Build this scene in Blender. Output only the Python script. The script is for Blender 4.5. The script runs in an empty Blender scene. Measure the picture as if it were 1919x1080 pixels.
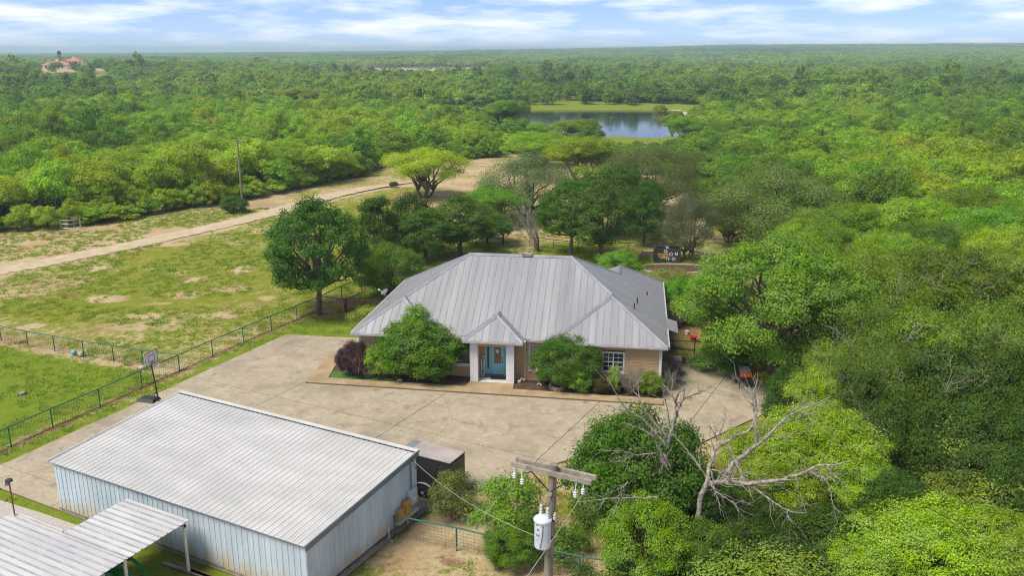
import bpy, math, random
import numpy as np
from math import radians, sin, cos, pi, atan2, hypot
from mathutils import Vector
scene = bpy.context.scene
col = scene.collection
# ------------------------------------------------------------------ camera
FPX, CAMH, PITCH = 1600.0, 21.0, math.atan(443 / 1600.0)
cam_d = bpy.data.cameras.new('camera'); cam = bpy.data.objects.new('camera', cam_d); col.objects.link(cam)
cam.location = (0, 0, CAMH); cam.rotation_euler = (pi / 2 - PITCH, 0, 0)
cam_d.sensor_width = 36.0; cam_d.lens = FPX / 1919 * 36; cam_d.clip_start = 0.3; cam_d.clip_end = 40000
scene.camera = cam
# ------------------------------------------------------------------ sky, sun, exposure
SUN_EL, SUN_AZ = radians(58), radians(-122)      # azimuth measured from +Y towards +X
w = bpy.data.worlds.new('World'); scene.world = w; w.use_nodes = True
nt = w.node_tree; N = nt.nodes; Lk = nt.links; N.clear()
sky = N.new('ShaderNodeTexSky'); sky.sky_type = 'NISHITA'; sky.sun_disc = False
sky.sun_elevation = SUN_EL; sky.sun_rotation = SUN_AZ; sky.altitude = 6000
sky.air_density = 1.0; sky.dust_density = 0.0; sky.ozone_density = 3.0
tc = N.new('ShaderNodeTexCoord')
# clouds lie on a flat layer overhead: direction / height, so they flatten towards the horizon
sx = N.new('ShaderNodeSeparateXYZ'); Lk.new(tc.outputs['Generated'], sx.inputs[0])
za = N.new('ShaderNodeMath'); za.operation = 'MAXIMUM'; za.inputs[1].default_value = 0.0; Lk.new(sx.outputs[2], za.inputs[0])
zb_ = N.new('ShaderNodeMath'); zb_.operation = 'ADD'; zb_.inputs[1].default_value = 0.13; Lk.new(za.outputs[0], zb_.inputs[0])
zd = N.new('ShaderNodeMath'); zd.operation = 'DIVIDE'; zd.inputs[0].default_value = 1.0; Lk.new(zb_.outputs[0], zd.inputs[1])
mp = N.new('ShaderNodeVectorMath'); mp.operation = 'SCALE'; Lk.new(tc.outputs['Generated'], mp.inputs[0]); Lk.new(zd.outputs[0], mp.inputs['Scale'])
nz = N.new('ShaderNodeTexNoise'); nz.inputs['Scale'].default_value = 1.55; nz.inputs['Detail'].default_value = 7; nz.inputs['Roughness'].default_value = 0.55
Lk.new(mp.outputs[0], nz.inputs['Vector'])
cr = N.new('ShaderNodeValToRGB'); cr.color_ramp.elements[0].position = 0.42; cr.color_ramp.elements[1].position = 0.70
cr.color_ramp.elements[0].color = (0, 0, 0, 1); cr.color_ramp.elements[1].color = (1, 1, 1, 1)
Lk.new(nz.outputs[0], cr.inputs[0])
cm = N.new('ShaderNodeMath'); cm.operation = 'MULTIPLY'; cm.inputs[1].default_value = 0.78; Lk.new(cr.outputs[0], cm.inputs[0])
mx = N.new('ShaderNodeMixRGB'); mx.inputs[2].default_value = (9.8, 9.5, 9.4, 1)
tn = N.new('ShaderNodeMixRGB'); tn.blend_type = 'MULTIPLY'; tn.inputs[0].default_value = 1; tn.inputs[2].default_value = (0.88, 0.83, 0.98, 1)
Lk.new(sky.outputs[0], tn.inputs[1]); Lk.new(cm.outputs[0], mx.inputs[0]); Lk.new(tn.outputs[0], mx.inputs[1])
bg = N.new('ShaderNodeBackground'); bg.inputs['Strength'].default_value = 0.050
wo = N.new('ShaderNodeOutputWorld'); Lk.new(mx.outputs[0], bg.inputs[0]); Lk.new(bg.outputs[0], wo.inputs[0])
sd = bpy.data.lights.new('sun', 'SUN'); sd.energy = 1.65; sd.angle = radians(28); sd.color = (1, 0.93, 0.80)
sun = bpy.data.objects.new('sun', sd); col.objects.link(sun); sun.location = (-60, 40, 90)
_d = Vector((sin(SUN_AZ) * cos(SUN_EL), cos(SUN_AZ) * cos(SUN_EL), sin(SUN_EL)))
sun.rotation_euler = _d.to_track_quat('Z', 'Y').to_euler()
vs = scene.view_settings; vs.view_transform = 'Standard'; vs.look = 'None'; vs.exposure = 1.72; vs.gamma = 1; vs.use_curve_mapping = False
scene.render.engine = 'CYCLES'
cy = scene.cycles; cy.max_bounces = 6; cy.diffuse_bounces = 4; cy.glossy_bounces = 2; cy.transmission_bounces = 3; cy.transparent_max_bounces = 6; cy.volume_bounces = 0
cy.use_denoising = True; cy.filter_width = 1.1; cy.use_adaptive_sampling = True; cy.adaptive_threshold = 0.02; cy.caustics_reflective = False; cy.caustics_refractive = False
try: cy.denoiser = 'OPENIMAGEDENOISE'; cy.denoising_prefilter = 'NONE'
except Exception: pass

# ------------------------------------------------------------------ pixel -> place helpers
cP, sP = cos(PITCH), sin(PITCH)
def ray(px, py):
    a, b = (px - 959.5) / FPX, (py - 540) / FPX
    return (a, cP - b * sP, -sP - b * cP)
def G(px, py, z=0.0):
    d = ray(px, py); t = (z - CAMH) / d[2]; return Vector((d[0] * t, d[1] * t, z))
def RY(px, py, Y):
    d = ray(px, py); t = Y / d[1]; return Vector((d[0] * t, Y, CAMH + d[2] * t))
def zat(Y, py):
    return RY(960, py, Y).z
def pxm(v):
    return FPX / (v[1] * cP + (CAMH - v[2]) * sP)
def sst(a, b, x):
    t = np.clip((x - a) / (b - a), 0, 1); return t * t * (3 - 2 * t)
def inpoly(x, y, P):
    x = np.asarray(x, float); y = np.asarray(y, float); r = np.zeros(x.shape, bool); n = len(P)
    for i in range(n):
        x1, y1 = P[i][:2]; x2, y2 = P[i - 1][:2]
        c = ((y1 > y) != (y2 > y)) & (x < (x2 - x1) * (y - y1) / (y2 - y1 + 1e-12) + x1)
        r ^= c
    return r
def segd(x, y, pts):
    d = np.full(np.shape(x), 1e9)
    for i in range(len(pts) - 1):
        ax, ay = pts[i][:2]; bx, by = pts[i + 1][:2]; vx, vy = bx - ax, by - ay
        t = np.clip(((x - ax) * vx + (y - ay) * vy) / (vx * vx + vy * vy + 1e-9), 0, 1)
        d = np.minimum(d, np.hypot(x - ax - t * vx, y - ay - t * vy))
    return d
def polyd(x, y, P): return segd(x, y, list(P) + [P[0]])
def vnoise(x, y, s, seed=0):
    x = np.asarray(x, float) / s + seed * 17.3; y = np.asarray(y, float) / s + seed * 9.1
    xi, yi = np.floor(x), np.floor(y); fx, fy = x - xi, y - yi; fx = fx * fx * (3 - 2 * fx); fy = fy * fy * (3 - 2 * fy)
    h = lambda a, b: np.abs(np.sin(a * 127.1 + b * 311.7) * 43758.5453) % 1
    return (h(xi, yi) * (1 - fx) + h(xi + 1, yi) * fx) * (1 - fy) + (h(xi, yi + 1) * (1 - fx) + h(xi + 1, yi + 1) * fx) * fy
WATER = -4.0
POND = [G(*p, WATER) for p in ((872, 203), (960, 203), (1080, 205), (1200, 204), (1283, 207), (1310, 228), (1275, 262), (1215, 268), (1120, 262), (1010, 250), (930, 236), (880, 220))]
def terrain(x, y):
    x = np.asarray(x, float); y = np.asarray(y, float)
    d = np.hypot(x, y); az = x / np.maximum(y, 200)
    zm = np.interp(az, [-0.7, -0.35, -0.1, 0.1, 0.25, 0.6, 0.9], [-1, 6, 16, 30, 44, 47, 48])
    z = zm * sst(900, 4700, d)
    z = z + 7.4 * np.exp(-((x + 366) ** 2 + ((y - 700) * 0.8) ** 2) / (2 * 95.0 ** 2))
    dip = np.exp(-((y - 320) / 100.0) ** 2) * np.exp(-((x - 30) / 170.0) ** 2)
    z = z - 4.2 * dip
    z = z + sst(150, 500, d) * (vnoise(x, y, 160, 3) - 0.5) * 3.0 * (1 - dip)
    ins = inpoly(x, y, POND); pd = polyd(x, y, POND)
    z = np.where(ins, np.minimum(z, WATER - 0.15 - 0.9 * sst(0, 12, pd)), np.where(pd < 30, np.maximum(z, WATER + 0.25 + 0.3 * sst(0, 12, pd)) * (1 - sst(10, 30, pd)) + z * sst(10, 30, pd), z))
    return z
def tz(x, y): return float(terrain(np.array([x]), np.array([y]))[0])

# ------------------------------------------------------------------ materials
MATS = {}
def nodes(name):
    m = bpy.data.materials.new(name); m.use_nodes = True; MATS[name] = m
    return m, m.node_tree.nodes, m.node_tree.links, m.node_tree.nodes['Principled BSDF']
def mat(name, c1, c2=None, scale=3.0, rough=0.7, metal=0.0, stretch=(1, 1, 1), bump=0.0, bscale=None, detail=5, lo=0.35, hi=0.65, coord='Object', rvar=0.0, spec=0.5):
    m, n, l, b = nodes(name)
    b.inputs['Roughness'].default_value = rough; b.inputs['Metallic'].default_value = metal; b.inputs['Specular IOR Level'].default_value = spec
    if c2 is None and not rvar: b.inputs['Base Color'].default_value = (*c1, 1); return m
    t = n.new('ShaderNodeTexCoord'); p = n.new('ShaderNodeMapping'); p.inputs['Scale'].default_value = stretch
    l.new(t.outputs[coord], p.inputs[0])
    z = n.new('ShaderNodeTexNoise'); z.inputs['Scale'].default_value = scale; z.inputs['Detail'].default_value = detail; z.inputs['Roughness'].default_value = 0.6
    l.new(p.outputs[0], z.inputs['Vector'])
    r = n.new('ShaderNodeValToRGB'); r.color_ramp.elements[0].position = lo; r.color_ramp.elements[1].position = hi
    r.color_ramp.elements[0].color = (*c1, 1); r.color_ramp.elements[1].color = (*(c2 or c1), 1)
    l.new(z.outputs[0], r.inputs[0]); out = r.outputs[0]
    if rvar:
        oi = n.new('ShaderNodeObjectInfo'); mr = n.new('ShaderNodeMapRange'); mr.inputs[3].default_value = 1 - rvar; mr.inputs[4].default_value = 1 + rvar
        l.new(oi.outputs['Random'], mr.inputs[0]); vm = n.new('ShaderNodeVectorMath'); vm.operation = 'SCALE'
        l.new(out, vm.inputs[0]); l.new(mr.outputs[0], vm.inputs['Scale']); out = vm.outputs[0]
    l.new(out, b.inputs['Base Color'])
    if bump:
        z2 = n.new('ShaderNodeTexNoise'); z2.inputs['Scale'].default_value = bscale or scale * 4; z2.inputs['Detail'].default_value = 4; l.new(p.outputs[0], z2.inputs['Vector'])
        bn = n.new('ShaderNodeBump'); bn.inputs['Strength'].default_value = bump; bn.inputs['Distance'].default_value = 0.05
        l.new(z2.outputs[0], bn.inputs['Height']); l.new(bn.outputs[0], b.inputs['Normal'])
    return m
def leaf_material(name='foliage', const=None):
    m, n, l, b = nodes(name); n.remove(b); o = n['Material Output']
    oi = n.new('ShaderNodeObjectInfo'); at = n.new('ShaderNodeAttribute'); at.attribute_name = 'tint'
    mr = n.new('ShaderNodeMapRange'); mr.inputs[3].default_value = 0.74; mr.inputs[4].default_value = 1.30; l.new(at.outputs['Fac'], mr.inputs[0])
    vm = n.new('ShaderNodeVectorMath'); vm.operation = 'SCALE'; l.new(mr.outputs[0], vm.inputs['Scale'])
    if const is None: l.new(oi.outputs['Color'], vm.inputs[0])
    else: vm.inputs[0].default_value = const
    hs = n.new('ShaderNodeHueSaturation'); l.new(vm.outputs[0], hs.inputs['Color'])
    h2 = n.new('ShaderNodeMapRange'); h2.inputs[3].default_value = 0.487; h2.inputs[4].default_value = 0.512; l.new(oi.outputs['Random'], h2.inputs[0]); h3 = n.new('ShaderNodeMapRange'); h3.inputs[1].default_value = 0.15; h3.inputs[2].default_value = 0.85; h3.inputs[3].default_value = 0.014; h3.inputs[4].default_value = -0.022; l.new(at.outputs['Fac'], h3.inputs[0])
    ha = n.new('ShaderNodeMath'); ha.operation = 'ADD'; l.new(h2.outputs[0], ha.inputs[0]); l.new(h3.outputs[0], ha.inputs[1]); l.new(ha.outputs[0], hs.inputs['Hue'])
    sa = n.new('ShaderNodeTexNoise'); sa.inputs['Scale'].default_value = 0.9; sa.inputs['Detail'].default_value = 2; tcl = n.new('ShaderNodeTexCoord'); l.new(tcl.outputs['Object'], sa.inputs['Vector'])
    sm_ = n.new('ShaderNodeMapRange'); sm_.inputs[1].default_value = 0.3; sm_.inputs[2].default_value = 0.7; sm_.inputs[3].default_value = 0.87; sm_.inputs[4].default_value = 1.07; l.new(sa.outputs[0], sm_.inputs[0]); l.new(sm_.outputs[0], hs.inputs['Saturation'])
    v2 = n.new('ShaderNodeMapRange'); v2.inputs[3].default_value = 0.86; v2.inputs[4].default_value = 1.14; l.new(oi.outputs['Random'], v2.inputs[0]); l.new(v2.outputs[0], hs.inputs['Value'])
    d = n.new('ShaderNodeBsdfDiffuse'); t = n.new('ShaderNodeBsdfTranslucent'); x = n.new('ShaderNodeMixShader'); x.inputs[0].default_value = 0.42
    g = n.new('ShaderNodeBsdfGlossy'); g.inputs['Roughness'].default_value = 0.5; x2 = n.new('ShaderNodeMixShader'); x2.inputs[0].default_value = 0.008
    l.new(hs.outputs[0], d.inputs[0]); l.new(hs.outputs[0], t.inputs[0]); l.new(d.outputs[0], x.inputs[1]); l.new(t.outputs[0], x.inputs[2])
    l.new(x.outputs[0], x2.inputs[1]); l.new(g.outputs[0], x2.inputs[2]); l.new(x2.outputs[0], o.inputs[0]); return m
LEAF = leaf_material()
BARK = mat('bark', (0.075, 0.058, 0.042), (0.17, 0.14, 0.11), 6, 0.95, bump=0.5)
DEADW = mat('dead_wood', (0.13, 0.112, 0.095), (0.40, 0.36, 0.315), 7, 0.95, bump=0.6)
PALEW = mat('pale_twig', (0.20, 0.185, 0.155), (0.36, 0.33, 0.29), 9, 0.95)
M_SAND = (0.50, 0.36, 0.22)
def concrete_material():
    m, n, l, b = nodes('concrete'); b.inputs['Roughness'].default_value = 0.88; t = n.new('ShaderNodeTexCoord')
    def lay(sc, st, rot, lo, hi, det=8):
        p = n.new('ShaderNodeMapping'); p.inputs['Scale'].default_value = st; p.inputs['Rotation'].default_value = (0, 0, rot); l.new(t.outputs['Object'], p.inputs[0])
        z = n.new('ShaderNodeTexNoise'); z.inputs['Scale'].default_value = sc; z.inputs['Detail'].default_value = det; z.inputs['Roughness'].default_value = 0.65; l.new(p.outputs[0], z.inputs['Vector'])
        r = n.new('ShaderNodeValToRGB'); r.color_ramp.elements[0].position = lo; r.color_ramp.elements[1].position = hi; l.new(z.outputs[0], r.inputs[0]); return r.outputs[0]
    def mixc(f, a, c):
        x = n.new('ShaderNodeMixRGB'); l.new(f, x.inputs[0])
        for i, v in ((1, a), (2, c)):
            if isinstance(v, tuple): x.inputs[i].default_value = (*v, 1)
            else: l.new(v, x.inputs[i])
        return x.outputs[0]
    c = mixc(lay(0.5, (0.8, 1.1, 1), 0.3, 0.38, 0.62), (0.29, 0.242, 0.165), (0.38, 0.328, 0.24))
    c = mixc(lay(1.7, (1, 0.8, 1), -0.45, 0.48, 0.72), c, (0.42, 0.36, 0.26))
    c = mixc(lay(0.9, (1, 0.9, 1), 0.5, 0.54, 0.70), c, (0.15, 0.125, 0.092))
    c = mixc(lay(5.0, (1, 1, 1), 0.2, 0.42, 0.66), c, (0.31, 0.26, 0.185)); c = mixc(lay(2.6, (0.8, 1.3, 1), 0.9, 0.57, 0.72), c, (0.46, 0.41, 0.32)); c = mixc(lay(0.22, (1, 1, 1), 0, 0.53, 0.70, 5), c, (0.225, 0.19, 0.14))
    v = n.new('ShaderNodeTexVoronoi'); v.feature = 'DISTANCE_TO_EDGE'; v.inputs['Scale'].default_value = 0.16
    wz = n.new('ShaderNodeTexNoise'); wz.inputs['Scale'].default_value = 0.9; wz.inputs['Detail'].default_value = 5; l.new(t.outputs['Object'], wz.inputs['Vector'])
    va = n.new('ShaderNodeMixRGB'); va.inputs[0].default_value = 0.45; l.new(t.outputs['Object'], va.inputs[1]); l.new(wz.outputs['Color'], va.inputs[2]); l.new(va.outputs[0], v.inputs['Vector'])
    r = n.new('ShaderNodeValToRGB'); r.color_ramp.elements[0].position = 0.0; r.color_ramp.elements[1].position = 0.003; r.color_ramp.elements[0].color = (0.35, 0.35, 0.35, 1); r.color_ramp.elements[1].color = (0, 0, 0, 1); l.new(v.outputs['Distance'], r.inputs[0])
    c = mixc(r.outputs[0], c, (0.10, 0.08, 0.06)); l.new(c, b.inputs['Base Color'])
    z = n.new('ShaderNodeTexNoise'); z.inputs['Scale'].default_value = 9; z.inputs['Detail'].default_value = 5; l.new(t.outputs['Object'], z.inputs['Vector'])
    bn = n.new('ShaderNodeBump'); bn.inputs['Strength'].default_value = 0.25; bn.inputs['Distance'].default_value = 0.04; l.new(z.outputs[0], bn.inputs['Height']); l.new(bn.outputs[0], b.inputs['Normal'])
concrete_material()
mat('joint', (0.11, 0.09, 0.065), (0.16, 0.13, 0.1), 3, 0.95)
mat('walk', (0.27, 0.19, 0.10), (0.38, 0.29, 0.175), 0.9, 0.85, detail=7, bump=0.15, bscale=15)
mat('walkedge', (0.12, 0.085, 0.06), (0.2, 0.15, 0.1), 2, 0.9)
mat('mulch', (0.045, 0.026, 0.018), (0.12, 0.068, 0.042), 9, 0.95, bump=0.8, bscale=30, detail=8)
mat('soilbed', (0.26, 0.15, 0.08), (0.42, 0.28, 0.16), 2, 0.95, bump=0.4, detail=8)
mat('gravel', (0.30, 0.27, 0.24), (0.50, 0.46, 0.42), 14, 0.95, bump=0.8, bscale=20, detail=8)
mat('track', (0.36, 0.285, 0.175), (0.49, 0.405, 0.275), 0.8, 0.95, bump=0.3, bscale=5, detail=8)
def fray(m):
    n, l = m.node_tree.nodes, m.node_tree.links; b = n['Principled BSDF']; o = n['Material Output']; t = n.new('ShaderNodeTexCoord')
    a = n.new('ShaderNodeAttribute'); a.attribute_name = 'edge'; z = n.new('ShaderNodeTexNoise'); z.inputs['Scale'].default_value = 1.1; z.inputs['Detail'].default_value = 7; z.inputs['Roughness'].default_value = 0.7; l.new(t.outputs['Object'], z.inputs['Vector'])
    s = n.new('ShaderNodeMath'); s.operation = 'SUBTRACT'; l.new(a.outputs['Fac'], s.inputs[0]); l.new(z.outputs[0], s.inputs[1])
    r = n.new('ShaderNodeValToRGB'); r.color_ramp.elements[0].position = 0.02; r.color_ramp.elements[1].position = 0.14; l.new(s.outputs[0], r.inputs[0])
    x = n.new('ShaderNodeMixShader'); tr_ = n.new('ShaderNodeBsdfTransparent'); l.new(r.outputs[0], x.inputs[0]); l.new(b.outputs[0], x.inputs[1]); l.new(tr_.outputs[0], x.inputs[2]); l.new(x.outputs[0], o.inputs[0])
mat('track_frayed', (0.36, 0.285, 0.175), (0.49, 0.405, 0.275), 0.8, 0.95, bump=0.3, bscale=5, detail=8); fray(MATS['track_frayed'])
def roofmat(name, c1, c2, stretch, rough, metal, c3=None, rvar=0.06):
    return mat(name, c1, c2, 0.9, rough, metal, stretch=stretch, detail=6, lo=0.3, hi=0.7, rvar=rvar)
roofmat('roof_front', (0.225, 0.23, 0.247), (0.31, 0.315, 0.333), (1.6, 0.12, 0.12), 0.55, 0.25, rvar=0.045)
roofmat('roof_side', (0.25, 0.253, 0.262), (0.33, 0.333, 0.342), (0.12, 1.6, 0.12), 0.55, 0.25, rvar=0.05)  # same metal as the front slopes; the sides' extra light is put into the colour
mat('cap', (0.18, 0.19, 0.215), (0.25, 0.26, 0.29), 1.2, 0.5, 0.25)
mat('rib', (0.20, 0.205, 0.22), (0.28, 0.285, 0.30), 1.2, 0.55, 0.25)
mat('siding', (0.46, 0.30, 0.15), (0.53, 0.355, 0.185), 1.2, 0.8)
mat('white', (0.66, 0.66, 0.67), (0.74, 0.74, 0.75), 2, 0.6)
mat('offwhite', (0.62, 0.61, 0.58), (0.74, 0.73, 0.70), 2, 0.7)
mat('gutter', (0.30, 0.29, 0.28), (0.42, 0.41, 0.40), 2, 0.5)
mat('soffit', (0.16, 0.12, 0.08))
mat('blue_door', (0.22, 0.58, 0.70), (0.26, 0.64, 0.75), 3, 0.45)
mat('black', (0.018, 0.018, 0.02), (0.03, 0.03, 0.034), 4, 0.6)
mat('dark_metal', (0.035, 0.03, 0.028), (0.07, 0.055, 0.045), 5, 0.6, 0.3)
mat('green_pipe', (0.012, 0.10, 0.075), (0.02, 0.15, 0.11), 3, 0.5)
mat('wire', (0.10, 0.11, 0.10), None, rough=0.5, metal=0.5)
mat('rust', (0.16, 0.06, 0.03), (0.26, 0.11, 0.055), 5, 0.9)
mat('galv', (0.45, 0.46, 0.47), (0.58, 0.59, 0.60), 4, 0.45, 0.5)
mat('shed_roof', (0.40, 0.40, 0.39), (0.535, 0.535, 0.525), 0.8, 0.5, 0.15, stretch=(0.35, 0.8, 1), detail=6, rvar=0.025)
mat('shed_rib', (0.47, 0.47, 0.46), (0.58, 0.58, 0.57), 0.8, 0.5, 0.15)
mat('shed_wall', (0.44, 0.53, 0.62), (0.57, 0.65, 0.73), 0.9, 0.6, 0.1, stretch=(1.5, 1.5, 0.25), detail=7, rvar=0.04)
mat('shed_trim', (0.16, 0.19, 0.22), (0.22, 0.25, 0.28), 1, 0.5, 0.2)
mat('cinder', (0.16, 0.14, 0.115), (0.29, 0.255, 0.21), 3, 0.95, bump=0.4)
mat('oldwood', (0.17, 0.145, 0.12), (0.36, 0.32, 0.27), 3, 0.9, stretch=(1, 1, 1), bump=0.5, bscale=20)
mat('polewood', (0.14, 0.122, 0.095), (0.27, 0.24, 0.195), 2, 0.9, stretch=(6, 6, 0.6), bump=0.4)
mat('yellow_wood', (0.40, 0.23, 0.05), (0.50, 0.31, 0.09), 4, 0.8)
mat('xfmr', (0.47, 0.54, 0.63), (0.56, 0.62, 0.70), 3, 0.4)
mat('porcelain', (0.42, 0.45, 0.52), (0.58, 0.60, 0.66), 8, 0.25)
mat('tyre', (0.02, 0.02, 0.021), None, rough=0.85)
mat('trailer', (0.022, 0.022, 0.024), (0.034, 0.033, 0.034), 2, 0.35)
mat('trailer_roof', (0.33, 0.285, 0.265), (0.44, 0.39, 0.36), 1.2, 0.5, 0.2)
mat('tractor_green', (0.012, 0.17, 0.028), (0.016, 0.21, 0.035), 3, 0.25)
mat('orange', (0.55, 0.11, 0.02), (0.66, 0.16, 0.035), 5, 0.6)
mat('red', (0.42, 0.02, 0.03), None, rough=0.5)
mat('redroof', (0.50, 0.12, 0.06), (0.66, 0.19, 0.10), 0.6, 0.8)
mat('stucco', (0.66, 0.60, 0.50), (0.76, 0.70, 0.60), 0.4, 0.9)
mat('stone', (0.34, 0.29, 0.22), (0.52, 0.46, 0.36), 6, 0.9, bump=0.5)
mat('brown', (0.19, 0.09, 0.05), (0.29, 0.15, 0.09), 6, 0.8)
mat('teal', (0.10, 0.36, 0.50), (0.2, 0.45, 0.55), 4, 0.5)
mat('tan_ball', (0.38, 0.30, 0.24), (0.50, 0.42, 0.34), 6, 0.8)
mat('mural_black', (0.022, 0.022, 0.024), (0.05, 0.05, 0.05), 3, 0.8)
mat('grass_blade', (0.085, 0.13, 0.015), (0.15, 0.20, 0.03), 0.6, 0.9)
mat('pale_blind', (0.40, 0.42, 0.42), None, rough=0.4)
mat('amber', (0.34, 0.20, 0.07), (0.10, 0.06, 0.03), 7, 0.2)
mat('acgrey', (0.10, 0.095, 0.085), (0.16, 0.15, 0.135), 4, 0.6)
m, n, l, b = nodes('glass_dark'); b.inputs['Base Color'].default_value = (0.016, 0.02, 0.024, 1); b.inputs['Roughness'].default_value = 0.06
m, n, l, b = nodes('water'); b.inputs['Base Color'].default_value = (0.012, 0.02, 0.018, 1); b.inputs['Roughness'].default_value = 0.09; b.inputs['IOR'].default_value = 1.33
t = n.new('ShaderNodeTexCoord'); z = n.new('ShaderNodeTexNoise'); z.inputs['Scale'].default_value = 0.8; z.inputs['Detail'].default_value = 3
bn = n.new('ShaderNodeBump'); bn.inputs['Strength'].default_value = 0.02; bn.inputs['Distance'].default_value = 0.1
l.new(t.outputs['Object'], z.inputs['Vector']); l.new(z.outputs[0], bn.inputs['Height']); l.new(bn.outputs[0], b.inputs['Normal'])

def ground_material():
    m, n, l, b = nodes('ground'); b.inputs['Roughness'].default_value = 0.95; b.inputs['Specular IOR Level'].default_value = 0.1
    t = n.new('ShaderNodeTexCoord')
    def noise(s, d=5, r=0.6, st=None):
        z = n.new('ShaderNodeTexNoise'); z.inputs['Scale'].default_value = s; z.inputs['Detail'].default_value = d; z.inputs['Roughness'].default_value = r
        l.new(t.outputs['Object'], z.inputs['Vector']); return z.outputs[0]
    def attr(a):
        x = n.new('ShaderNodeAttribute'); x.attribute_name = a; return x.outputs['Fac']
    def mth(op, a, c, clamp=False):
        x = n.new('ShaderNodeMath'); x.operation = op; x.use_clamp = clamp
        for i, v in enumerate((a, c)):
            if isinstance(v, (int, float)): x.inputs[i].default_value = v
            else: l.new(v, x.inputs[i])
        return x.outputs[0]
    def ramp(v, p0, p1, c0=(0, 0, 0), c1=(1, 1, 1)):
        r = n.new('ShaderNodeValToRGB'); r.color_ramp.elements[0].position = p0; r.color_ramp.elements[1].position = p1
        r.color_ramp.elements[0].color = (*c0, 1); r.color_ramp.elements[1].color = (*c1, 1); l.new(v, r.inputs[0]); return r.outputs[0]
    def mix(f, a, c):
        x = n.new('ShaderNodeMixRGB'); l.new(f, x.inputs[0]) if not isinstance(f, float) else None
        l.new(a, x.inputs[1]); l.new(c, x.inputs[2]); return x.outputs[0]
    nb, nm, nf, nff = noise(0.16, 4), noise(0.9, 6, 0.65), noise(3.2, 6, 0.7), noise(14, 4, 0.7)
    grass = mix(attr('lush'), ramp(nm, 0.3, 0.7, (0.15, 0.17, 0.014), (0.285, 0.285, 0.045)), ramp(nm, 0.3, 0.7, (0.10, 0.18, 0.010), (0.19, 0.27, 0.018)))
    gd = mix(ramp(nff, 0.42, 0.62), grass, ramp(nf, 0.3, 0.7, (0.095, 0.125, 0.010), (0.20, 0.235, 0.028)))
    sand = mix(ramp(nb, 0.42, 0.6), ramp(nf, 0.3, 0.72, (0.35, 0.27, 0.145), (0.52, 0.43, 0.27)), ramp(nf, 0.3, 0.72, (0.28, 0.19, 0.095), (0.45, 0.335, 0.195)))
    mulch = ramp(nf, 0.32, 0.68, (0.13, 0.07, 0.04), (0.34, 0.20, 0.115))
    s = mth('ADD', attr('sand'), mth('MULTIPLY', mth('SUBTRACT', mth('ADD', mth('MULTIPLY', nm, 0.55), mth('MULTIPLY', nf, 0.45)), 0.5), 1.6))
    c = mix(ramp(s, 0.40, 0.62), gd, sand)
    s2 = mth('ADD', attr('mulch'), mth('MULTIPLY', mth('SUBTRACT', nm, 0.5), 1.3))
    c = mix(ramp(s2, 0.42, 0.62), c, mulch)
    l.new(c, b.inputs['Base Color'])
    bn = n.new('ShaderNodeBump'); bn.inputs['Strength'].default_value = 0.6; bn.inputs['Distance'].default_value = 0.12
    l.new(mth('ADD', nf, nff), bn.inputs['Height']); l.new(bn.outputs[0], b.inputs['Normal'])
    return m
GROUND = ground_material()

# ------------------------------------------------------------------ mesh helpers
def mesh_np(name, V, F, mats, tint=None, midx=None, smooth=False):
    """V (n,3), F (m,k) same-size faces"""
    me = bpy.data.meshes.new(name); V = np.asarray(V, np.float32); F = np.asarray(F, np.int32); k = F.shape[1]
    me.vertices.add(len(V)); me.vertices.foreach_set('co', V.ravel())
    me.loops.add(F.size); me.loops.foreach_set('vertex_index', F.ravel())
    me.polygons.add(len(F)); me.polygons.foreach_set('loop_start', np.arange(0, F.size, k, dtype=np.int32)); me.polygons.foreach_set('loop_total', np.full(len(F), k, np.int32))
    for m_ in (mats if isinstance(mats, (list, tuple)) else [mats]): me.materials.append(m_)
    if midx is not None: me.polygons.foreach_set('material_index', np.asarray(midx, np.int32))
    if smooth: me.polygons.foreach_set('use_smooth', np.ones(len(F), bool))
    me.update(calc_edges=True)
    if tint is not None:
        a = me.attributes.new('tint', 'FLOAT', 'FACE'); a.data.foreach_set('value', np.asarray(tint, np.float32))
    return me
def link(name, me, parent=None, **kw):
    o = bpy.data.objects.new(name, me); col.objects.link(o); o.parent = parent
    for k, v in kw.items(): o[k] = v
    return o
def tag(o, label=None, category=None, group=None, kind=None):
    for k, v in (('label', label), ('category', category), ('group', group), ('kind', kind)):
        if v: o[k] = v
    return o
def thing(name, loc, label, category, rotz=0.0, group=None):
    o = bpy.data.objects.new(name, None); col.objects.link(o); o.location = loc; o.rotation_euler = (0, 0, rotz); o.empty_display_size = 0.2
    return tag(o, label, category, group)
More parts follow.
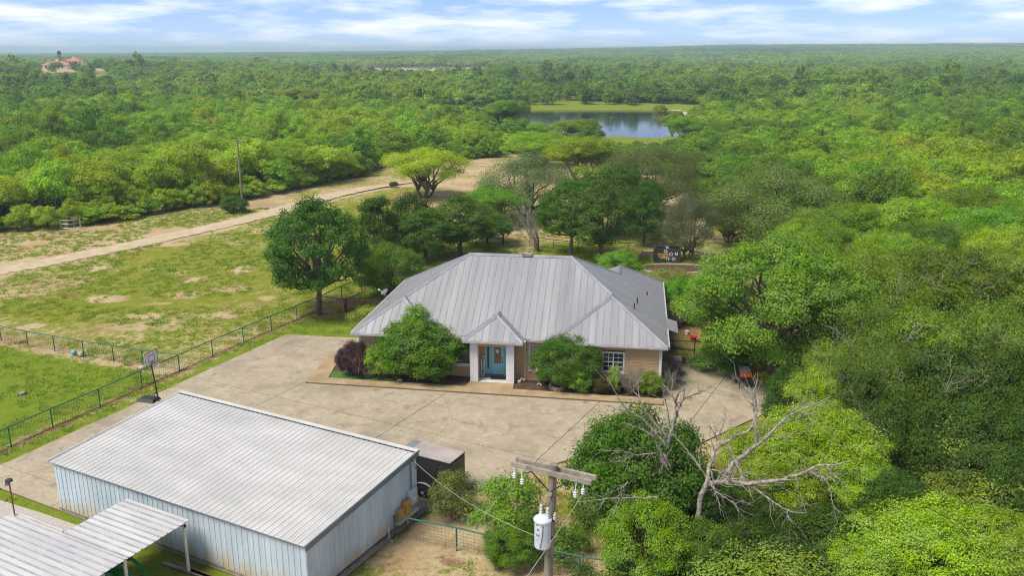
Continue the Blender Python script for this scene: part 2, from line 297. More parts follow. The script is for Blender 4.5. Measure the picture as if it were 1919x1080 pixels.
class MB:
    def __init__(s): s.v = []; s.f = []; s.mi = []; s.cur = 0
    def add(s, V, F):
        o = len(s.v); s.v += [tuple(p) for p in V]; s.f += [tuple(i + o for i in f) for f in F]; s.mi += [s.cur] * len(F); return s
    def box(s, x0, y0, z0, x1, y1, z1):
        V = [(x0, y0, z0), (x1, y0, z0), (x1, y1, z0), (x0, y1, z0), (x0, y0, z1), (x1, y0, z1), (x1, y1, z1), (x0, y1, z1)]
        return s.add(V, [(3, 2, 1, 0), (4, 5, 6, 7), (0, 1, 5, 4), (1, 2, 6, 5), (2, 3, 7, 6), (3, 0, 4, 7)])
    def bar(s, a, b, wd, ht, up=(0, 0, 1)):
        a, b = Vector(a), Vector(b); d = (b - a).normalized(); u = Vector(up)
        if abs(d.dot(u)) > 0.98: u = Vector((1, 0, 0))
        r = d.cross(u).normalized() * wd / 2; q = r.cross(d).normalized() * ht / 2
        V = [a - r - q, a + r - q, a + r + q, a - r + q, b - r - q, b + r - q, b + r + q, b - r + q]
        return s.add(V, [(0, 1, 2, 3), (7, 6, 5, 4), (1, 0, 4, 5), (2, 1, 5, 6), (3, 2, 6, 7), (0, 3, 7, 4)])
    def tube(s, pts, rad, n=8, cap=True):
        pts = [Vector(p) for p in pts]; rad = rad if isinstance(rad, (list, tuple)) else [rad] * len(pts); V = []; F = []; pr = None
        for i, p in enumerate(pts):
            d = (pts[min(i + 1, len(pts) - 1)] - pts[max(i - 1, 0)]).normalized()
            if pr is None: pr = d.cross(Vector((0, 0, 1)) if abs(d.z) < 0.95 else Vector((1, 0, 0))).normalized()
            pr = (pr - d * pr.dot(d)).normalized(); q = d.cross(pr)
            for k in range(n):
                a = 2 * pi * k / n; V.append(p + (pr * cos(a) + q * sin(a)) * rad[i])
        for i in range(len(pts) - 1):
            for k in range(n):
                k2 = (k + 1) % n; F.append((i * n + k, i * n + k2, (i + 1) * n + k2, (i + 1) * n + k))
        if cap: F.append(tuple(range(n - 1, -1, -1))); F.append(tuple(range((len(pts) - 1) * n, len(pts) * n)))
        return s.add(V, F)
    def lathe(s, prof, c=(0, 0, 0), n=16, axis='z'):
        V = []; F = []; c = Vector(c)
        for r, h in prof:
            for k in range(n):
                a = 2 * pi * k / n; x, y = r * cos(a), r * sin(a)
                V.append(c + (Vector((x, y, h)) if axis == 'z' else Vector((x, h, y)) if axis == 'y' else Vector((h, x, y))))
        for i in range(len(prof) - 1):
            for k in range(n):
                k2 = (k + 1) % n; F.append((i * n + k, i * n + k2, (i + 1) * n + k2, (i + 1) * n + k))
        F.append(tuple(range(n - 1, -1, -1))); F.append(tuple(range((len(prof) - 1) * n, len(prof) * n)))
        return s.add(V, F)
    def prism(s, P, z0, z1):
        n = len(P); V = [(p[0], p[1], z0) for p in P] + [(p[0], p[1], z1) for p in P]
        F = [tuple(range(n - 1, -1, -1)), tuple(range(n, 2 * n))] + [(i, (i + 1) % n, n + (i + 1) % n, n + i) for i in range(n)]
        return s.add(V, F)
    def slab(s, P, zf, t):
        n = len(P); V = [(p[0], p[1], zf(p[0], p[1]) - t) for p in P] + [(p[0], p[1], zf(p[0], p[1])) for p in P]
        F = [tuple(range(n - 1, -1, -1)), tuple(range(n, 2 * n))] + [(i, (i + 1) % n, n + (i + 1) % n, n + i) for i in range(n)]
        return s.add(V, F)
    def build(s, name, m, parent=None, smooth=False, loc=None, **kw):
        me = bpy.data.meshes.new(name); me.from_pydata(s.v, [], s.f)
        ms = m if isinstance(m, (list, tuple)) else [m]
        for x in ms: me.materials.append(MATS[x] if isinstance(x, str) else x)
        if len(ms) > 1: me.polygons.foreach_set('material_index', s.mi)
        if smooth: me.polygons.foreach_set('use_smooth', [True] * len(s.f))
        o = link(name, me, parent, **kw)
        if loc is not None: o.location = loc
        return o
def clip(P, a, b, c):
    """keep a*x+b*y<=c"""
    out = []
    for i in range(len(P)):
        p, q = P[i], P[(i + 1) % len(P)]; dp = a * p[0] + b * p[1] - c; dq = a * q[0] + b * q[1] - c
        if dp <= 1e-9: out.append(p)
        if (dp < -1e-9 and dq > 1e-9) or (dp > 1e-9 and dq < -1e-9):
            t = dp / (dp - dq); out.append((p[0] + (q[0] - p[0]) * t, p[1] + (q[1] - p[1]) * t))
    return out
def area(P): return 0.5 * sum(P[i][0] * P[(i + 1) % len(P)][1] - P[(i + 1) % len(P)][0] * P[i][1] for i in range(len(P)))
def struct(o, kind='structure'): o['kind'] = kind; return o
def copy_tree(o, parent=None):
    c = o.copy(); col.objects.link(c); c.parent = parent
    for ch in list(o.children): copy_tree(ch, c)
    return c
# ================================================================== SETTING
SH = Vector((-7.955, 29.138, 0)); SA = 0.483
def S2W(x, y): return Vector((SH.x + cos(SA) * x + sin(SA) * y, SH.y - sin(SA) * x + cos(SA) * y, 0))
HO = Vector((-10.629, 53.461, 0)); HA = 0.146
def H2W(x, y, z=0): return Vector((HO.x + cos(HA) * x + sin(HA) * y, HO.y - sin(HA) * x + cos(HA) * y, z))
DRIVE = [(-23.2, -14), (-22.1, 2), (-23.7, 24.9), (-19.4, 26.4), (-9, 30.5), (4.5, 32.7), (8.9, 34.0), (11.2, 31.5), (12.3, 27.6), (9.5, 20.6), (4.0, 15.8), (2.5, 13.2), (0.15, 7.65), (0.15, -0.05), (-19.7, -0.05), (-20.2, -14)]
DRIVE_W = [S2W(*p) for p in DRIVE]
FENCE_PX = [(-60, 878), (21.5, 839), (99.4, 803), (188.5, 764), (266.6, 728), (337, 697), (399, 668), (456.7, 643), (509, 620), (556.7, 600), (601, 581), (641, 561), (678, 545), (716, 529), (752, 513), (788, 498), (822, 484), (858, 469), (893, 455)]
FENCE_W = [G(*p) for p in FENCE_PX]
CROSS_W = [G(*p) for p in ((-55, 627), (2.7, 639), (53, 650), (103, 659), (157.6, 669), (213.5, 678), (268.5, 687))] + [FENCE_W[5]]
TRACK_PX = [(-220, 555), (-90, 530), (0, 508), (60, 497), (140, 481), (250, 459), (330, 441), (420, 421), (500, 402), (560, 383), (620, 367), (680, 354), (735, 346), (790, 338)]
TRACK_W = [G(*p) for p in TRACK_PX]
# clearing that is free of woodland (world xy), traced along the foot of the trees
CLEAR = [G(*p) for p in ((-700, 520), (-120, 447), (0, 438), (170, 424), (280, 404), (400, 386), (470, 374), (590, 348), (690, 326), (715, 312), (800, 300), (905, 292), (960, 288), (1075, 300), (1180, 318), (1260, 360), (1330, 430), (1405, 470), (1420, 560), (1440, 640), (1470, 760), (1400, 900), (1500, 1300), (1500, 2600))] + [Vector((40, -150, 0)), Vector((-220, -150, 0))]
POND_CLEAR = [G(*p, -3.5) for p in ((800, 203), (880, 201), (1270, 201), (1300, 206), (1300, 240), (1268, 292), (1135, 296), (1020, 262), (900, 236), (800, 206))]
SPARSE = [G(*p) for p in ((510, 141), (600, 124), (760, 121), (970, 126), (1010, 138), (800, 147), (640, 149))]
FIELDL = [(-560, 640), (-330, 668), (-290, 720), (-330, 820), (-700, 900), (-900, 800)]
def build_ground():
    def axis(lo, hi, st, mn, mx_, g=1.075):
        a = list(np.arange(lo, hi, st)); s = st; x = a[-1]
        while x < mx_: s *= g; x += s; a.append(x)
        s = st; x = lo; pre = []
        while x > mn: s *= g; x -= s; pre.append(x)
        return np.array(pre[::-1] + a)
    xs = axis(-72, 34, 0.65, -9000, 9000); ys = axis(24, 142, 0.65, -400, 9500, 1.06)
    X, Y = np.meshgrid(xs, ys); x, y = X.ravel(), Y.ravel(); z = terrain(x, y)
    near = (np.hypot(x, y) < 150); z = z + np.where(near, (vnoise(x, y, 2.3, 5) - 0.5) * 0.04, 0)
    V = np.stack([x, y, z], 1); nx, ny = len(xs), len(ys)
    i = np.arange((ny - 1) * (nx - 1)); r, c = i // (nx - 1), i % (nx - 1); a = r * nx + c
    F = np.stack([a, a + 1, a + nx + 1, a + nx], 1)
    me = mesh_np('ground', V, F, GROUND, smooth=True)
    d = np.hypot(x, y); sand = np.full(x.shape, 0.42); lush = np.zeros(x.shape); mul = np.zeros(x.shape)
    clr = inpoly(x, y, CLEAR); sand = np.where(clr, 0.41, 0.50)
    sand += (vnoise(x, y, 9, 1) - 0.5) * 0.35 + (vnoise(x, y, 3.5, 2) - 0.5) * 0.2
    td = segd(x, y, TRACK_W); left = x < -5
    # between the track and the woods: mostly bare, trampled soil
    tn = np.array([(t.x, t.y) for t in TRACK_W]); ty = np.interp(x, tn[:, 0], tn[:, 1])
    beyond = clr & (y > ty) & left
    sand = np.where(beyond, 0.62 + (vnoise(x, y, 6, 4) - 0.5) * 0.5, sand)
    sand = np.maximum(sand, 0.95 - np.clip(td - 1.6, 0, 9) * 0.30)
    fd = segd(x, y, FENCE_W); cd = segd(x, y, CROSS_W)
    # the two lawns
    fx = np.array([(t.x, t.y) for t in FENCE_W]); fy = np.interp(x, fx[:, 0], fx[:, 1])
    cx = np.array([(t.x, t.y) for t in CROSS_W]); cyy = np.interp(x, cx[:, 0], cx[:, 1])
    lawn = (x < FENCE_W[5].x) & (y < cyy) & (y > fy)
    lush = np.where(lawn, 1.0, lush); sand = np.where(lawn, 0.16 + (vnoise(x, y, 5, 6) - 0.5) * 0.2, sand)
    yard = (y < fy) & (x < -3) & (y > 30); lush = np.where(yard, 0.75, lush); sand = np.where(yard, 0.26 + (vnoise(x, y, 3, 6) - 0.5) * 0.35, sand)
    mul = np.maximum(mul, np.where((fd < 0.7) & (y > 40), 0.62 - 0.4 * (fd / 0.7), 0)); sand = np.where((fd < 1.0), np.maximum(sand, 0.6 - 0.35 * fd), sand)
    sand = np.where(cd < 1.2, np.maximum(sand, 0.85 - 0.4 * cd), sand)
    for px, py, rx, ry in ((110, 527, 62, 12), (40, 548, 60, 10), (185, 500, 26, 9), (355, 525, 15, 6), (430, 540, 30, 8), (455, 505, 20, 9), (350, 553, 34, 7), (270, 592, 44, 6), (415, 592, 34, 7), (60, 612, 24, 6), (335, 512, 18, 4), (330, 458, 30, 4), (500, 560, 16, 4), (445, 455, 18, 5), (225, 470, 30, 6), (490, 432, 12, 6), (200, 560, 40, 8), (215, 615, 25, 3), (300, 570, 22, 3)):
        p = G(px, py); q = G(px + rx, py); r_ = G(px, py - ry)
        e = ((x - p.x) / (q.x - p.x)) ** 2 + ((y - p.y) / (r_.y - p.y)) ** 2; sand = np.maximum(sand, 0.86 - 0.36 * e)
    for px, py, rx, ry in ((345, 523.5, 11, 3), (130, 553, 22, 4), (455, 513, 12, 3), (165, 505, 8, 3)):
        p = G(px, py); q = G(px + rx, py); r_ = G(px, py - ry)
        e = ((x - p.x) / (q.x - p.x)) ** 2 + ((y - p.y) / (r_.y - p.y)) ** 2; mul = np.maximum(mul, 1.0 - 0.5 * e)
    # ground round the lone tree and the yard behind the house
    back = clr & (x > -14) & (y > 66); sand = np.where(back & (y > 96), 0.66 + (vnoise(x, y, 5, 8) - 0.5) * 0.5, sand)
    by = back & (y <= 96); sand = np.where(by, 0.40 + (vnoise(x, y, 5, 9) - 0.5) * 0.45, sand); lush = np.where(by, 0.6, lush)
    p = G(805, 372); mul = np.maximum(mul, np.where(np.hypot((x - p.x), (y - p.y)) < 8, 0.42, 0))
    # bare soil by the shed, trailer and utility pole; leaf litter under the right-hand thicket
    fg = (y < 44) & (x > -9) & ~inpoly(x, y, DRIVE_W); sand = np.where(fg, 0.70 + (vnoise(x, y, 3, 7) - 0.5) * 0.5, sand); mul = np.where(fg, 0.34 + (vnoise(x, y, 2.2, 3) - 0.5) * 0.5, mul)
    rt = (x > 9) & (y < 75) & (y > 20) & ~inpoly(x, y, DRIVE_W); mul = np.where(rt, 0.55 + (vnoise(x, y, 4, 3) - 0.5) * 0.5, mul)
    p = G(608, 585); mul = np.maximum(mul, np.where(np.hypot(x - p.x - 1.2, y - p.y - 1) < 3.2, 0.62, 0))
    # pond bank and far fields
    pd = polyd(x, y, POND); bank = (pd < 45) & (y > 200); lush = np.where(bank, 0.6, lush); sand = np.where(bank, 0.12, sand)
    sp = inpoly(x, y, SPARSE) | inpoly(x, y, FIELDL); sand = np.where(sp, 0.72, sand)
    far = (d > 200) & ~sp & ~bank; sand = np.where(far, 0.35, sand); lush = np.where(far, 0.3, lush)
    for nme, arr in (('sand', sand), ('lush', lush), ('mulch', mul)):
        a_ = me.attributes.new(nme, 'FLOAT', 'POINT'); a_.data.foreach_set('value', np.clip(arr, 0, 1).astype(np.float32))
    struct(link('ground', me))
build_ground()
def sheet(name, P, z, m):
    b = MB(); b.add([(p[0], p[1], z) for p in P], [tuple(range(len(P)))] if area(P) > 0 else [tuple(range(len(P) - 1, -1, -1))]); return struct(b.build(name, m))
sheet('pond_water', POND, WATER, 'water')
def shore():
    b = MB(); n = len(POND); c = sum(POND, Vector()) / n; rs = random.Random(8); A, B = [], []
    for i in range(n):
        for k in range(10):
            p = POND[i].lerp(POND[(i + 1) % n], k / 10); d = (p - c).normalized(); wd = 0.8 + 3.2 * max(0, sin(i * 1.7 + k * 0.31)) ** 2 + rs.uniform(-0.3, 0.3)
            A.append((p.x - d.x * wd * 0.8, p.y - d.y * wd * 0.8, WATER + 0.02)); B.append((p.x + d.x * wd, p.y + d.y * wd, WATER + 0.55))
    m = len(A); b.add(A + B, [(i, (i + 1) % m, m + (i + 1) % m, m + i) for i in range(m)]); struct(b.build('mud_shore', 'track'))
shore()
# dirt track: ragged sheet that follows the pixels of its centre line
def track():
    P = []; rs = random.Random(4)
    for i in range(len(TRACK_W) - 1):
        for k in range(14): P.append(TRACK_W[i].lerp(TRACK_W[i + 1], k / 14))
    n = len(P); V = []; Ed = []; us = (-1, -0.6, -0.2, 0.2, 0.6, 1)
    for i, p in enumerate(P):
        d = (P[min(i + 3, n - 1)] - P[max(i - 3, 0)]).normalized(); nrm = Vector((-d.y, d.x, 0)); wd = 2.7 * (1 - 0.4 * max(0, i - n * 0.8) / (n * 0.2))
        for u in us:
            q = p + nrm * u * wd; rut = 0.0 if abs(abs(u) - 0.2) < 0.01 else 0.008; V.append((q.x, q.y, 0.028 + rut)); Ed.append(min(1, abs(u) ** 1.2 + (0.55 * max(0, i - n * 0.85) / (n * 0.15))))
    b = MB(); m = len(us); b.add(V, [(i * m + k, (i + 1) * m + k, (i + 1) * m + k + 1, i * m + k + 1) for i in range(n - 1) for k in range(m - 1)])
    o = struct(b.build('dirt_track', 'track_frayed')); a_ = o.data.attributes.new('edge', 'FLOAT', 'POINT'); a_.data.foreach_set('value', Ed)
track()
# concrete drive: dark joint bed with slabs on it
def drive():
    base = MB().prism([S2W(*p) for p in (DRIVE if area(DRIVE) > 0 else DRIVE[::-1])], -0.1, 0.045).build('driveway', 'joint'); struct(base)
    xs = [-40, -15.8, -6.6, 2.6, 8.4, 20]; ys = [-20, -6, 1.5, 7.4, 15.2, 23.2, 29.0, 50]
    for i in range(len(xs) - 1):
        for j in range(len(ys) - 1):
            P = DRIVE; g = 0.018
            for c_ in ((-1, 0, -xs[i] - g), (1, 0, xs[i + 1] - g), (0, -1, -ys[j] - g), (0, 1, ys[j + 1] - g)): P = clip(P, *c_)
            if len(P) > 2 and abs(area(P)) > 0.3:
                P = P if area(P) > 0 else P[::-1]
                MB().prism([S2W(*p) for p in P], 0.03, 0.075 + 0.004 * ((i * 3 + j * 5) % 3)).build('slab', 'concrete', base)
drive()
GV = [S2W(*p) for p in ((-29, -16), (-23.3, -1), (-20.6, -0.9), (-16.0, -0.6), (-12.0, -0.5), (-15.0, -3.2), (-20.3, -4.5), (-20.5, -16))]
sheet('gravel_strip', GV, 0.055, 'gravel')
# raised walk round the front of the house, with beds behind it
WALK = [(-2.67, -1.7), (20.4, -2.05), (20.4, -1.15), (10.95, -0.95), (10.85, 0.0), (8.0, 0.0), (7.75, -0.9), (-1.45, -0.75), (-2.15, 4.2), (-3.0, 4.2)]
def walk():
    P = [H2W(*p) for p in WALK]; base = struct(MB().prism(P, 0.0, 0.17).build('front_walk', 'walkedge'))
    for a0, a1 in ((-5, 3.2), (3.2, 7.8), (7.8, 10.95), (10.95, 15.6), (15.6, 21)):
        Q = clip(clip(WALK, -1, 0, -a0 - 0.006), 1, 0, a1 - 0.006)
        if len(Q) > 2: MB().prism([H2W(*p) for p in (Q if area(Q) > 0 else Q[::-1])], 0.172, 0.185).build('slab', 'walk', base)
walk()
BED1 = [(-1.43, -0.73), (7.74, -0.88), (8.0, 0.9), (0.0, 0.9), (-0.6, 4.0), (-2.1, 4.0)]
BED2 = [(10.97, -0.93), (20.38, -1.13), (20.4, 0.6), (10.87, 0.9)]
struct(MB().prism([H2W(*p) for p in BED1], 0.0, 0.15).build('mulch_bed', 'mulch')); struct(MB().prism([H2W(*p) for p in BED2], 0.0, 0.15).build('mulch_bed', 'mulch'))
GRB = [H2W(*p) for p in ((-1.6, 0.4), (-1.40, -0.70), (1.8, -0.74), (3.4, -0.72), (2.4, -0.1), (0.8, 0.2), (-0.6, 0.8))]
m_, n_, l_, b_ = nodes('turf'); b_.inputs['Base Color'].default_value = (0.05, 0.13, 0.02, 1); b_.inputs['Roughness'].default_value = 1
struct(MB().prism(GRB, 0.02, 0.165).build('turf_corner', mat('turf2', (0.035, 0.10, 0.014), (0.085, 0.19, 0.03), 8, 0.95, bump=0.8, bscale=25)))
# back-yard mulch bed with a pale concrete edging
def backbed():
    cpt = G(1262, 505); P = []
    for k in range(28):
        a = 2 * pi * k / 28; P.append(Vector((cpt.x + 3.4 * cos(a) * (1 + 0.1 * sin(3 * a)), cpt.y + 2.0 * sin(a) * (1 + 0.1 * cos(2 * a)), 0)))
    struct(MB().prism(P, -0.05, 0.06).build('mulch_bed', 'mulch'))
    b = MB()
    for k in range(28):
        a, c = P[k], P[(k + 1) % 28]; b.bar((a.x, a.y, 0.06), (c.x, c.y, 0.06), 0.16, 0.16)
    struct(b.build('bed_edging', 'stone'))
backbed()
PA = [H2W(*p) for p in ((20.6, 2.2), (26.6, 1.6), (27.0, 6.2), (20.6, 7.2))]
struct(MB().prism(PA, -0.05, 0.05).build('leaf_litter', mat('litter', (0.09, 0.05, 0.03), (0.24, 0.14, 0.085), 7, 0.95, bump=0.8, bscale=28, detail=8)))
# the air: one even, thin volume
def haze():
    b = MB().box(-9200, -500, -8, 9200, 9700, 64); o = b.build('haze', 'black'); o.data.materials.clear()
    m = bpy.data.materials.new('haze'); m.use_nodes = True; n = m.node_tree.nodes; n.clear()
    v = n.new('ShaderNodeVolumePrincipled'); v.inputs['Color'].default_value = (0.66, 0.90, 1.0, 1); v.inputs['Density'].default_value = HAZE; v.inputs['Anisotropy'].default_value = 0.2
    ou = n.new('ShaderNodeOutputMaterial'); m.node_tree.links.new(v.outputs[0], ou.inputs['Volume']); o.data.materials.append(m); struct(o, 'stuff')
    o['label'] = 'thin pale haze over the distant woodland'
HAZE = 0.00028
haze()
# ================================================================== HOUSE
HW, E0, SL, PR, HALF = 20.628, 3.15, 0.59, 0.42, 6.70
YB = PR + 2 * HALF; RW_END, RQ = 16.25, 3.40; WA, WL = 3.685, 2.892
house = thing('ranch_house', HO, 'tan single-storey house with grey metal hip roof and blue front door', 'house', -HA)
roof = MB().prism([(0.42, 0.12), (HW - 0.42, 0.12), (HW - 0.12, 0.42), (HW - 0.12, RW_END - 0.12), (HW - 2 * RQ + 0.12, RW_END - 0.12), (HW - 2 * RQ + 0.12, YB - 0.12), (0.12, YB - 0.12), (0.12, 0.42)], E0 - 0.17, E0 - 0.13).build('roof', 'soffit', house)
def panels(P, axis, zf, w_, m, ribm, rib_h=0.018, off=0.0, t=0.03, par=None, nribs=1, lift=0.0, rib_w=0.045, name='roof_panel'):
    """cut the plan polygon P into panels across `axis`; every panel is one mesh with its raised seam(s)"""
    k = 0 if axis == 'x' else 1; lo = min(p[k] for p in P); hi = max(p[k] for p in P); s = lo - off
    while s < hi - 1e-6:
        a, b_ = max(s, lo), min(s + w_, hi)
        Q = clip(clip(P, *((-1, 0, -a) if k == 0 else (0, -1, -a))), *((1, 0, b_ - 0.004) if k == 0 else (0, 1, b_ - 0.004)))
        if len(Q) > 2 and abs(area(Q)) > 0.004:
            if area(Q) < 0: Q = Q[::-1]
            mb = MB(); mb.slab(Q, lambda x, y: zf(x, y) + lift, t); mb.cur = 1
            for r in range(nribs):
                c = s + 0.03 + r * w_ / nribs
                if c < a or c > b_: continue
                R = clip(clip(Q, *((-1, 0, -(c - rib_w / 2)) if k == 0 else (0, -1, -(c - rib_w / 2)))), *((1, 0, c + rib_w / 2) if k == 0 else (0, 1, c + rib_w / 2)))
                if len(R) > 2 and abs(area(R)) > 1e-4: mb.slab(R, lambda x, y: zf(x, y) + lift + rib_h, rib_h)
            mb.build(name, [m, ribm], par)
        s += w_
zF = lambda x, y: E0 + SL * (y - PR); zW = lambda x, y: E0 + SL * y; zR = lambda x, y: E0 + SL * (HW - x); zL = lambda x, y: E0 + SL * x; zB = lambda x, y: E0 + SL * (YB - y)
RL, RR, RY_ = HALF, HW - HALF, PR + HALF
kw = dict(par=roof)
panels([(0, PR), (HW, PR), (RR, RY_), (RL, RY_)], 'x', zF, 0.46, 'roof_front', 'rib', **kw)
panels([(HW - 2 * WA, 0), (HW, 0), (HW - WA, WA)], 'x', zW, 0.46, 'roof_front', 'rib', lift=0.0, **kw)
panels([(0, 0), (2 * WL, 0), (WL, WL)], 'x', zW, 0.46, 'roof_front', 'rib', **kw)
panels([(HW, 0), (HW, RW_END), (HW - RQ, RW_END - RQ), (HW - RQ, YB - RQ), (RR, RY_), (HW - WA, WA + PR), (HW - WA, WA)], 'y', zR, 0.46, 'roof_side', 'rib', **kw)
panels([(0, 0), (WL, WL), (WL, WL + PR), (RL, RY_), (0, YB)], 'y', zL, 0.46, 'roof_side', 'rib', **kw)
panels([(0, YB), (RL, RY_), (RR, RY_), (HW - RQ, YB - RQ), (HW - 2 * RQ, YB)], 'x', zB, 0.6, 'roof_front', 'rib', **kw)
# slim left/right cheeks of the two front wings and the rear wing
zWl = lambda x, y: E0 + SL * (x - (HW - 2 * WA)); zLr = lambda x, y: E0 + SL * (2 * WL - x)
panels([(HW - 2 * WA, 0), (HW - WA, WA), (HW - WA, WA + PR), (HW - 2 * WA, PR)], 'y', zWl, 0.6, 'roof_side', 'rib', **kw)
panels([(2 * WL, 0), (2 * WL, PR), (WL, WL + PR), (WL, WL)], 'y', zLr, 0.6, 'roof_side', 'rib', **kw)
panels([(HW - 2 * RQ, RW_END), (HW - 2 * RQ, YB), (HW - RQ, YB - RQ), (HW - RQ, RW_END - RQ)], 'y', lambda x, y: E0 + SL * (x - HW + 2 * RQ), 0.46, 'roof_side', 'rib', **kw)
panels([(HW - 2 * RQ, RW_END), (HW - RQ, RW_END - RQ), (HW, RW_END)], 'x', lambda x, y: E0 + SL * (RW_END - y), 0.46, 'roof_front', 'rib', **kw)
# porch roof
PX0, PX1, PY0 = 7.60, 11.52, -0.45; PC, PH = (PX0 + PX1) / 2, (PX1 - PX0) / 2; PE = E0
pyr = PR + PH
zpf = lambda x, y: PE + SL * (y - PY0); zpl = lambda x, y: PE + SL * (x - PX0); zpr = lambda x, y: PE + SL * (PX1 - x)
panels([(PX0, PY0), (PX1, PY0), (PC, PY0 + PH)], 'x', zpf, 0.46, 'roof_front', 'rib', off=0.2, **kw)
panels([(PX0, PY0), (PC, PY0 + PH), (PC, pyr), (PX0, PR)], 'y', zpl, 0.3, 'roof_side', 'rib', **kw)
panels([(PX1, PY0), (PX1, PR), (PC, pyr), (PC, PY0 + PH)], 'y', zpr, 0.3, 'roof_side', 'rib', **kw)
MB().prism([(PX0 + 0.1, PY0 + 0.1), (PX1 - 0.1, PY0 + 0.1), (PX1 - 0.1, 0.6), (PX0 + 0.1, 0.6)], PE - 0.14, PE - 0.10).build('porch_soffit', 'soffit', house)
# side flap over the air conditioner
panels([(HW + 0.0, 3.85), (HW + 0.78, 3.85), (HW + 0.78, 6.35), (HW + 0.0, 6.35)], 'y', lambda x, y: E0 - 0.02 - 0.30 * (x - HW), 0.42, 'roof_side', 'rib', **kw)
def capline(a, b, w_=0.34, h=0.05, lift=0.03):
    a, b = Vector(a) + Vector((0, 0, lift)), Vector(b) + Vector((0, 0, lift)); d = (b - a).normalized(); s = d.cross(Vector((0, 0, 1))).normalized()
    sl = SL * (0.75 if abs(d.z) > 0.1 else 1.0); r = s * w_ / 2; dn = Vector((0, 0, -sl * w_ / 2 * 0.95)); u = Vector((0, 0, 0.025))
    V = [a - r + dn, a + u, a + r + dn, b - r + dn, b + u, b + r + dn]; V += [v - Vector((0, 0, 0.03)) for v in V]
    MB().add(V, [(0, 1, 4, 3), (1, 2, 5, 4), (9, 10, 7, 6), (10, 11, 8, 7), (0, 3, 9, 6), (2, 8, 11, 5), (0, 6, 7, 1), (1, 7, 8, 2), (3, 4, 10, 9), (4, 5, 11, 10)]).build('ridge_cap', 'cap', roof)
zr = E0 + SL * HALF
capline((RL - 0.1, RY_, zr), (RR + 0.1, RY_, zr), 0.42)
zc = E0 + SL * WA; zl_ = E0 + SL * WL
for a, b in (((HW, 0, E0), (HW - WA, WA, zc)), ((HW - WA, WA + PR, zc), (RR, RY_, zr)), ((HW - 2 * WA + 0.05, 0.05, E0 + 0.03), (HW - WA, WA, zc)), ((HW - WA, WA, zc), (HW - WA, WA + PR, zc)), ((0, 0, E0), (WL, WL, zl_)), ((2 * WL, 0, E0), (WL, WL, zl_)), ((WL, WL + PR, zl_), (RL, RY_, zr)),
             ((0, YB, E0), (RL, RY_, zr)), ((HW - RQ, YB - RQ, E0 + SL * RQ), (RR, RY_, zr)), ((HW - RQ, YB - RQ, E0 + SL * RQ), (HW - RQ, RW_END - RQ, E0 + SL * RQ)), ((HW, RW_END, E0), (HW - RQ, RW_END - RQ, E0 + SL * RQ)),
             ((PX0, PY0, PE), (PC, PY0 + PH, PE + SL * PH)), ((PX1, PY0, PE), (PC, PY0 + PH, PE + SL * PH)), ((PC, PY0 + PH, PE + SL * PH), (PC, pyr, PE + SL * PH))):
    capline(a, b, 0.32)
# fascia and gutters along the eaves
def eave(a, b, out, inner=False):
    o = Vector(out); a, b = Vector(a), Vector(b)
    MB().bar(a - o * 0.015 + Vector((0, 0, -0.12)), b - o * 0.015 + Vector((0, 0, -0.12)), 0.03, 0.17).build('fascia', 'offwhite', roof)
    MB().bar(a + o * 0.06 + Vector((0, 0, -0.075)), b + o * 0.06 + Vector((0, 0, -0.075)), 0.115, 0.10).build('gutter', 'gutter', roof)
eave((0.0, 0, E0), (2 * WL, 0, E0), (0, -1, 0)); eave((2 * WL + 0.1, PR, E0), (PX0 - 0.08, PR, E0), (0, -1, 0)); eave((PX1 + 0.12, PR, E0), (HW - 2 * WA - 0.1, PR, E0), (0, -1, 0))
eave((HW - 2 * WA, 0, E0), (HW, 0, E0), (0, -1, 0)); eave((PX0, PY0, PE), (PX1, PY0, PE), (0, -1, 0)); eave((PX1, PY0 + 0.1, PE), (PX1, PR - 0.1, PE), (1, 0, 0)); eave((PX0, PY0 + 0.1, PE), (PX0, PR - 0.1, PE), (-1, 0, 0))
eave((HW, 0.1, E0), (HW, 3.8, E0), (1, 0, 0)); eave((HW, 6.4, E0), (HW, RW_END, E0), (1, 0, 0)); eave((0, 0.1, E0), (0, YB, E0), (-1, 0, 0))
# walls: lap siding boards with real laps, corner boards, windows let in
OV = 0.45
def lapwall(a, b, out, z0, z1, holes=(), step=0.19, name='siding', m='siding', parent=house):
    """boards from a to b (plan), out = outward normal; holes = (s0, s1, z0, z1) along the wall"""
    a, b = Vector((*a, 0)), Vector((*b, 0)); Ln = (b - a).length; d = (b - a) / Ln; o = Vector((*out, 0)); mb = MB(); z = z0
    while z < z1 - 1e-3:
        zt = min(z + step, z1); cuts = sorted([(h[0], h[1]) for h in holes if h[2] < zt - 0.02 and h[3] > z + 0.02]); s = 0; segs = []
        for h0, h1 in cuts: segs.append((s, h0)); s = h1
        segs.append((s, Ln))
        for s0, s1 in segs:
            if s1 - s0 < 0.02: continue
            p, q = a + d * s0, a + d * s1; V = []
            for pt in (p, q):
                for off, zz in ((-0.12, z), (0.042, z), (0.008, zt), (-0.12, zt)): V.append(pt + o * off + Vector((0, 0, zz)))
            mb.add(V, [(0, 1, 2, 3), (7, 6, 5, 4), (1, 5, 6, 2), (0, 4, 5, 1), (3, 2, 6, 7), (4, 0, 3, 7)])
        z = zt
    return mb.build(name, m, parent)
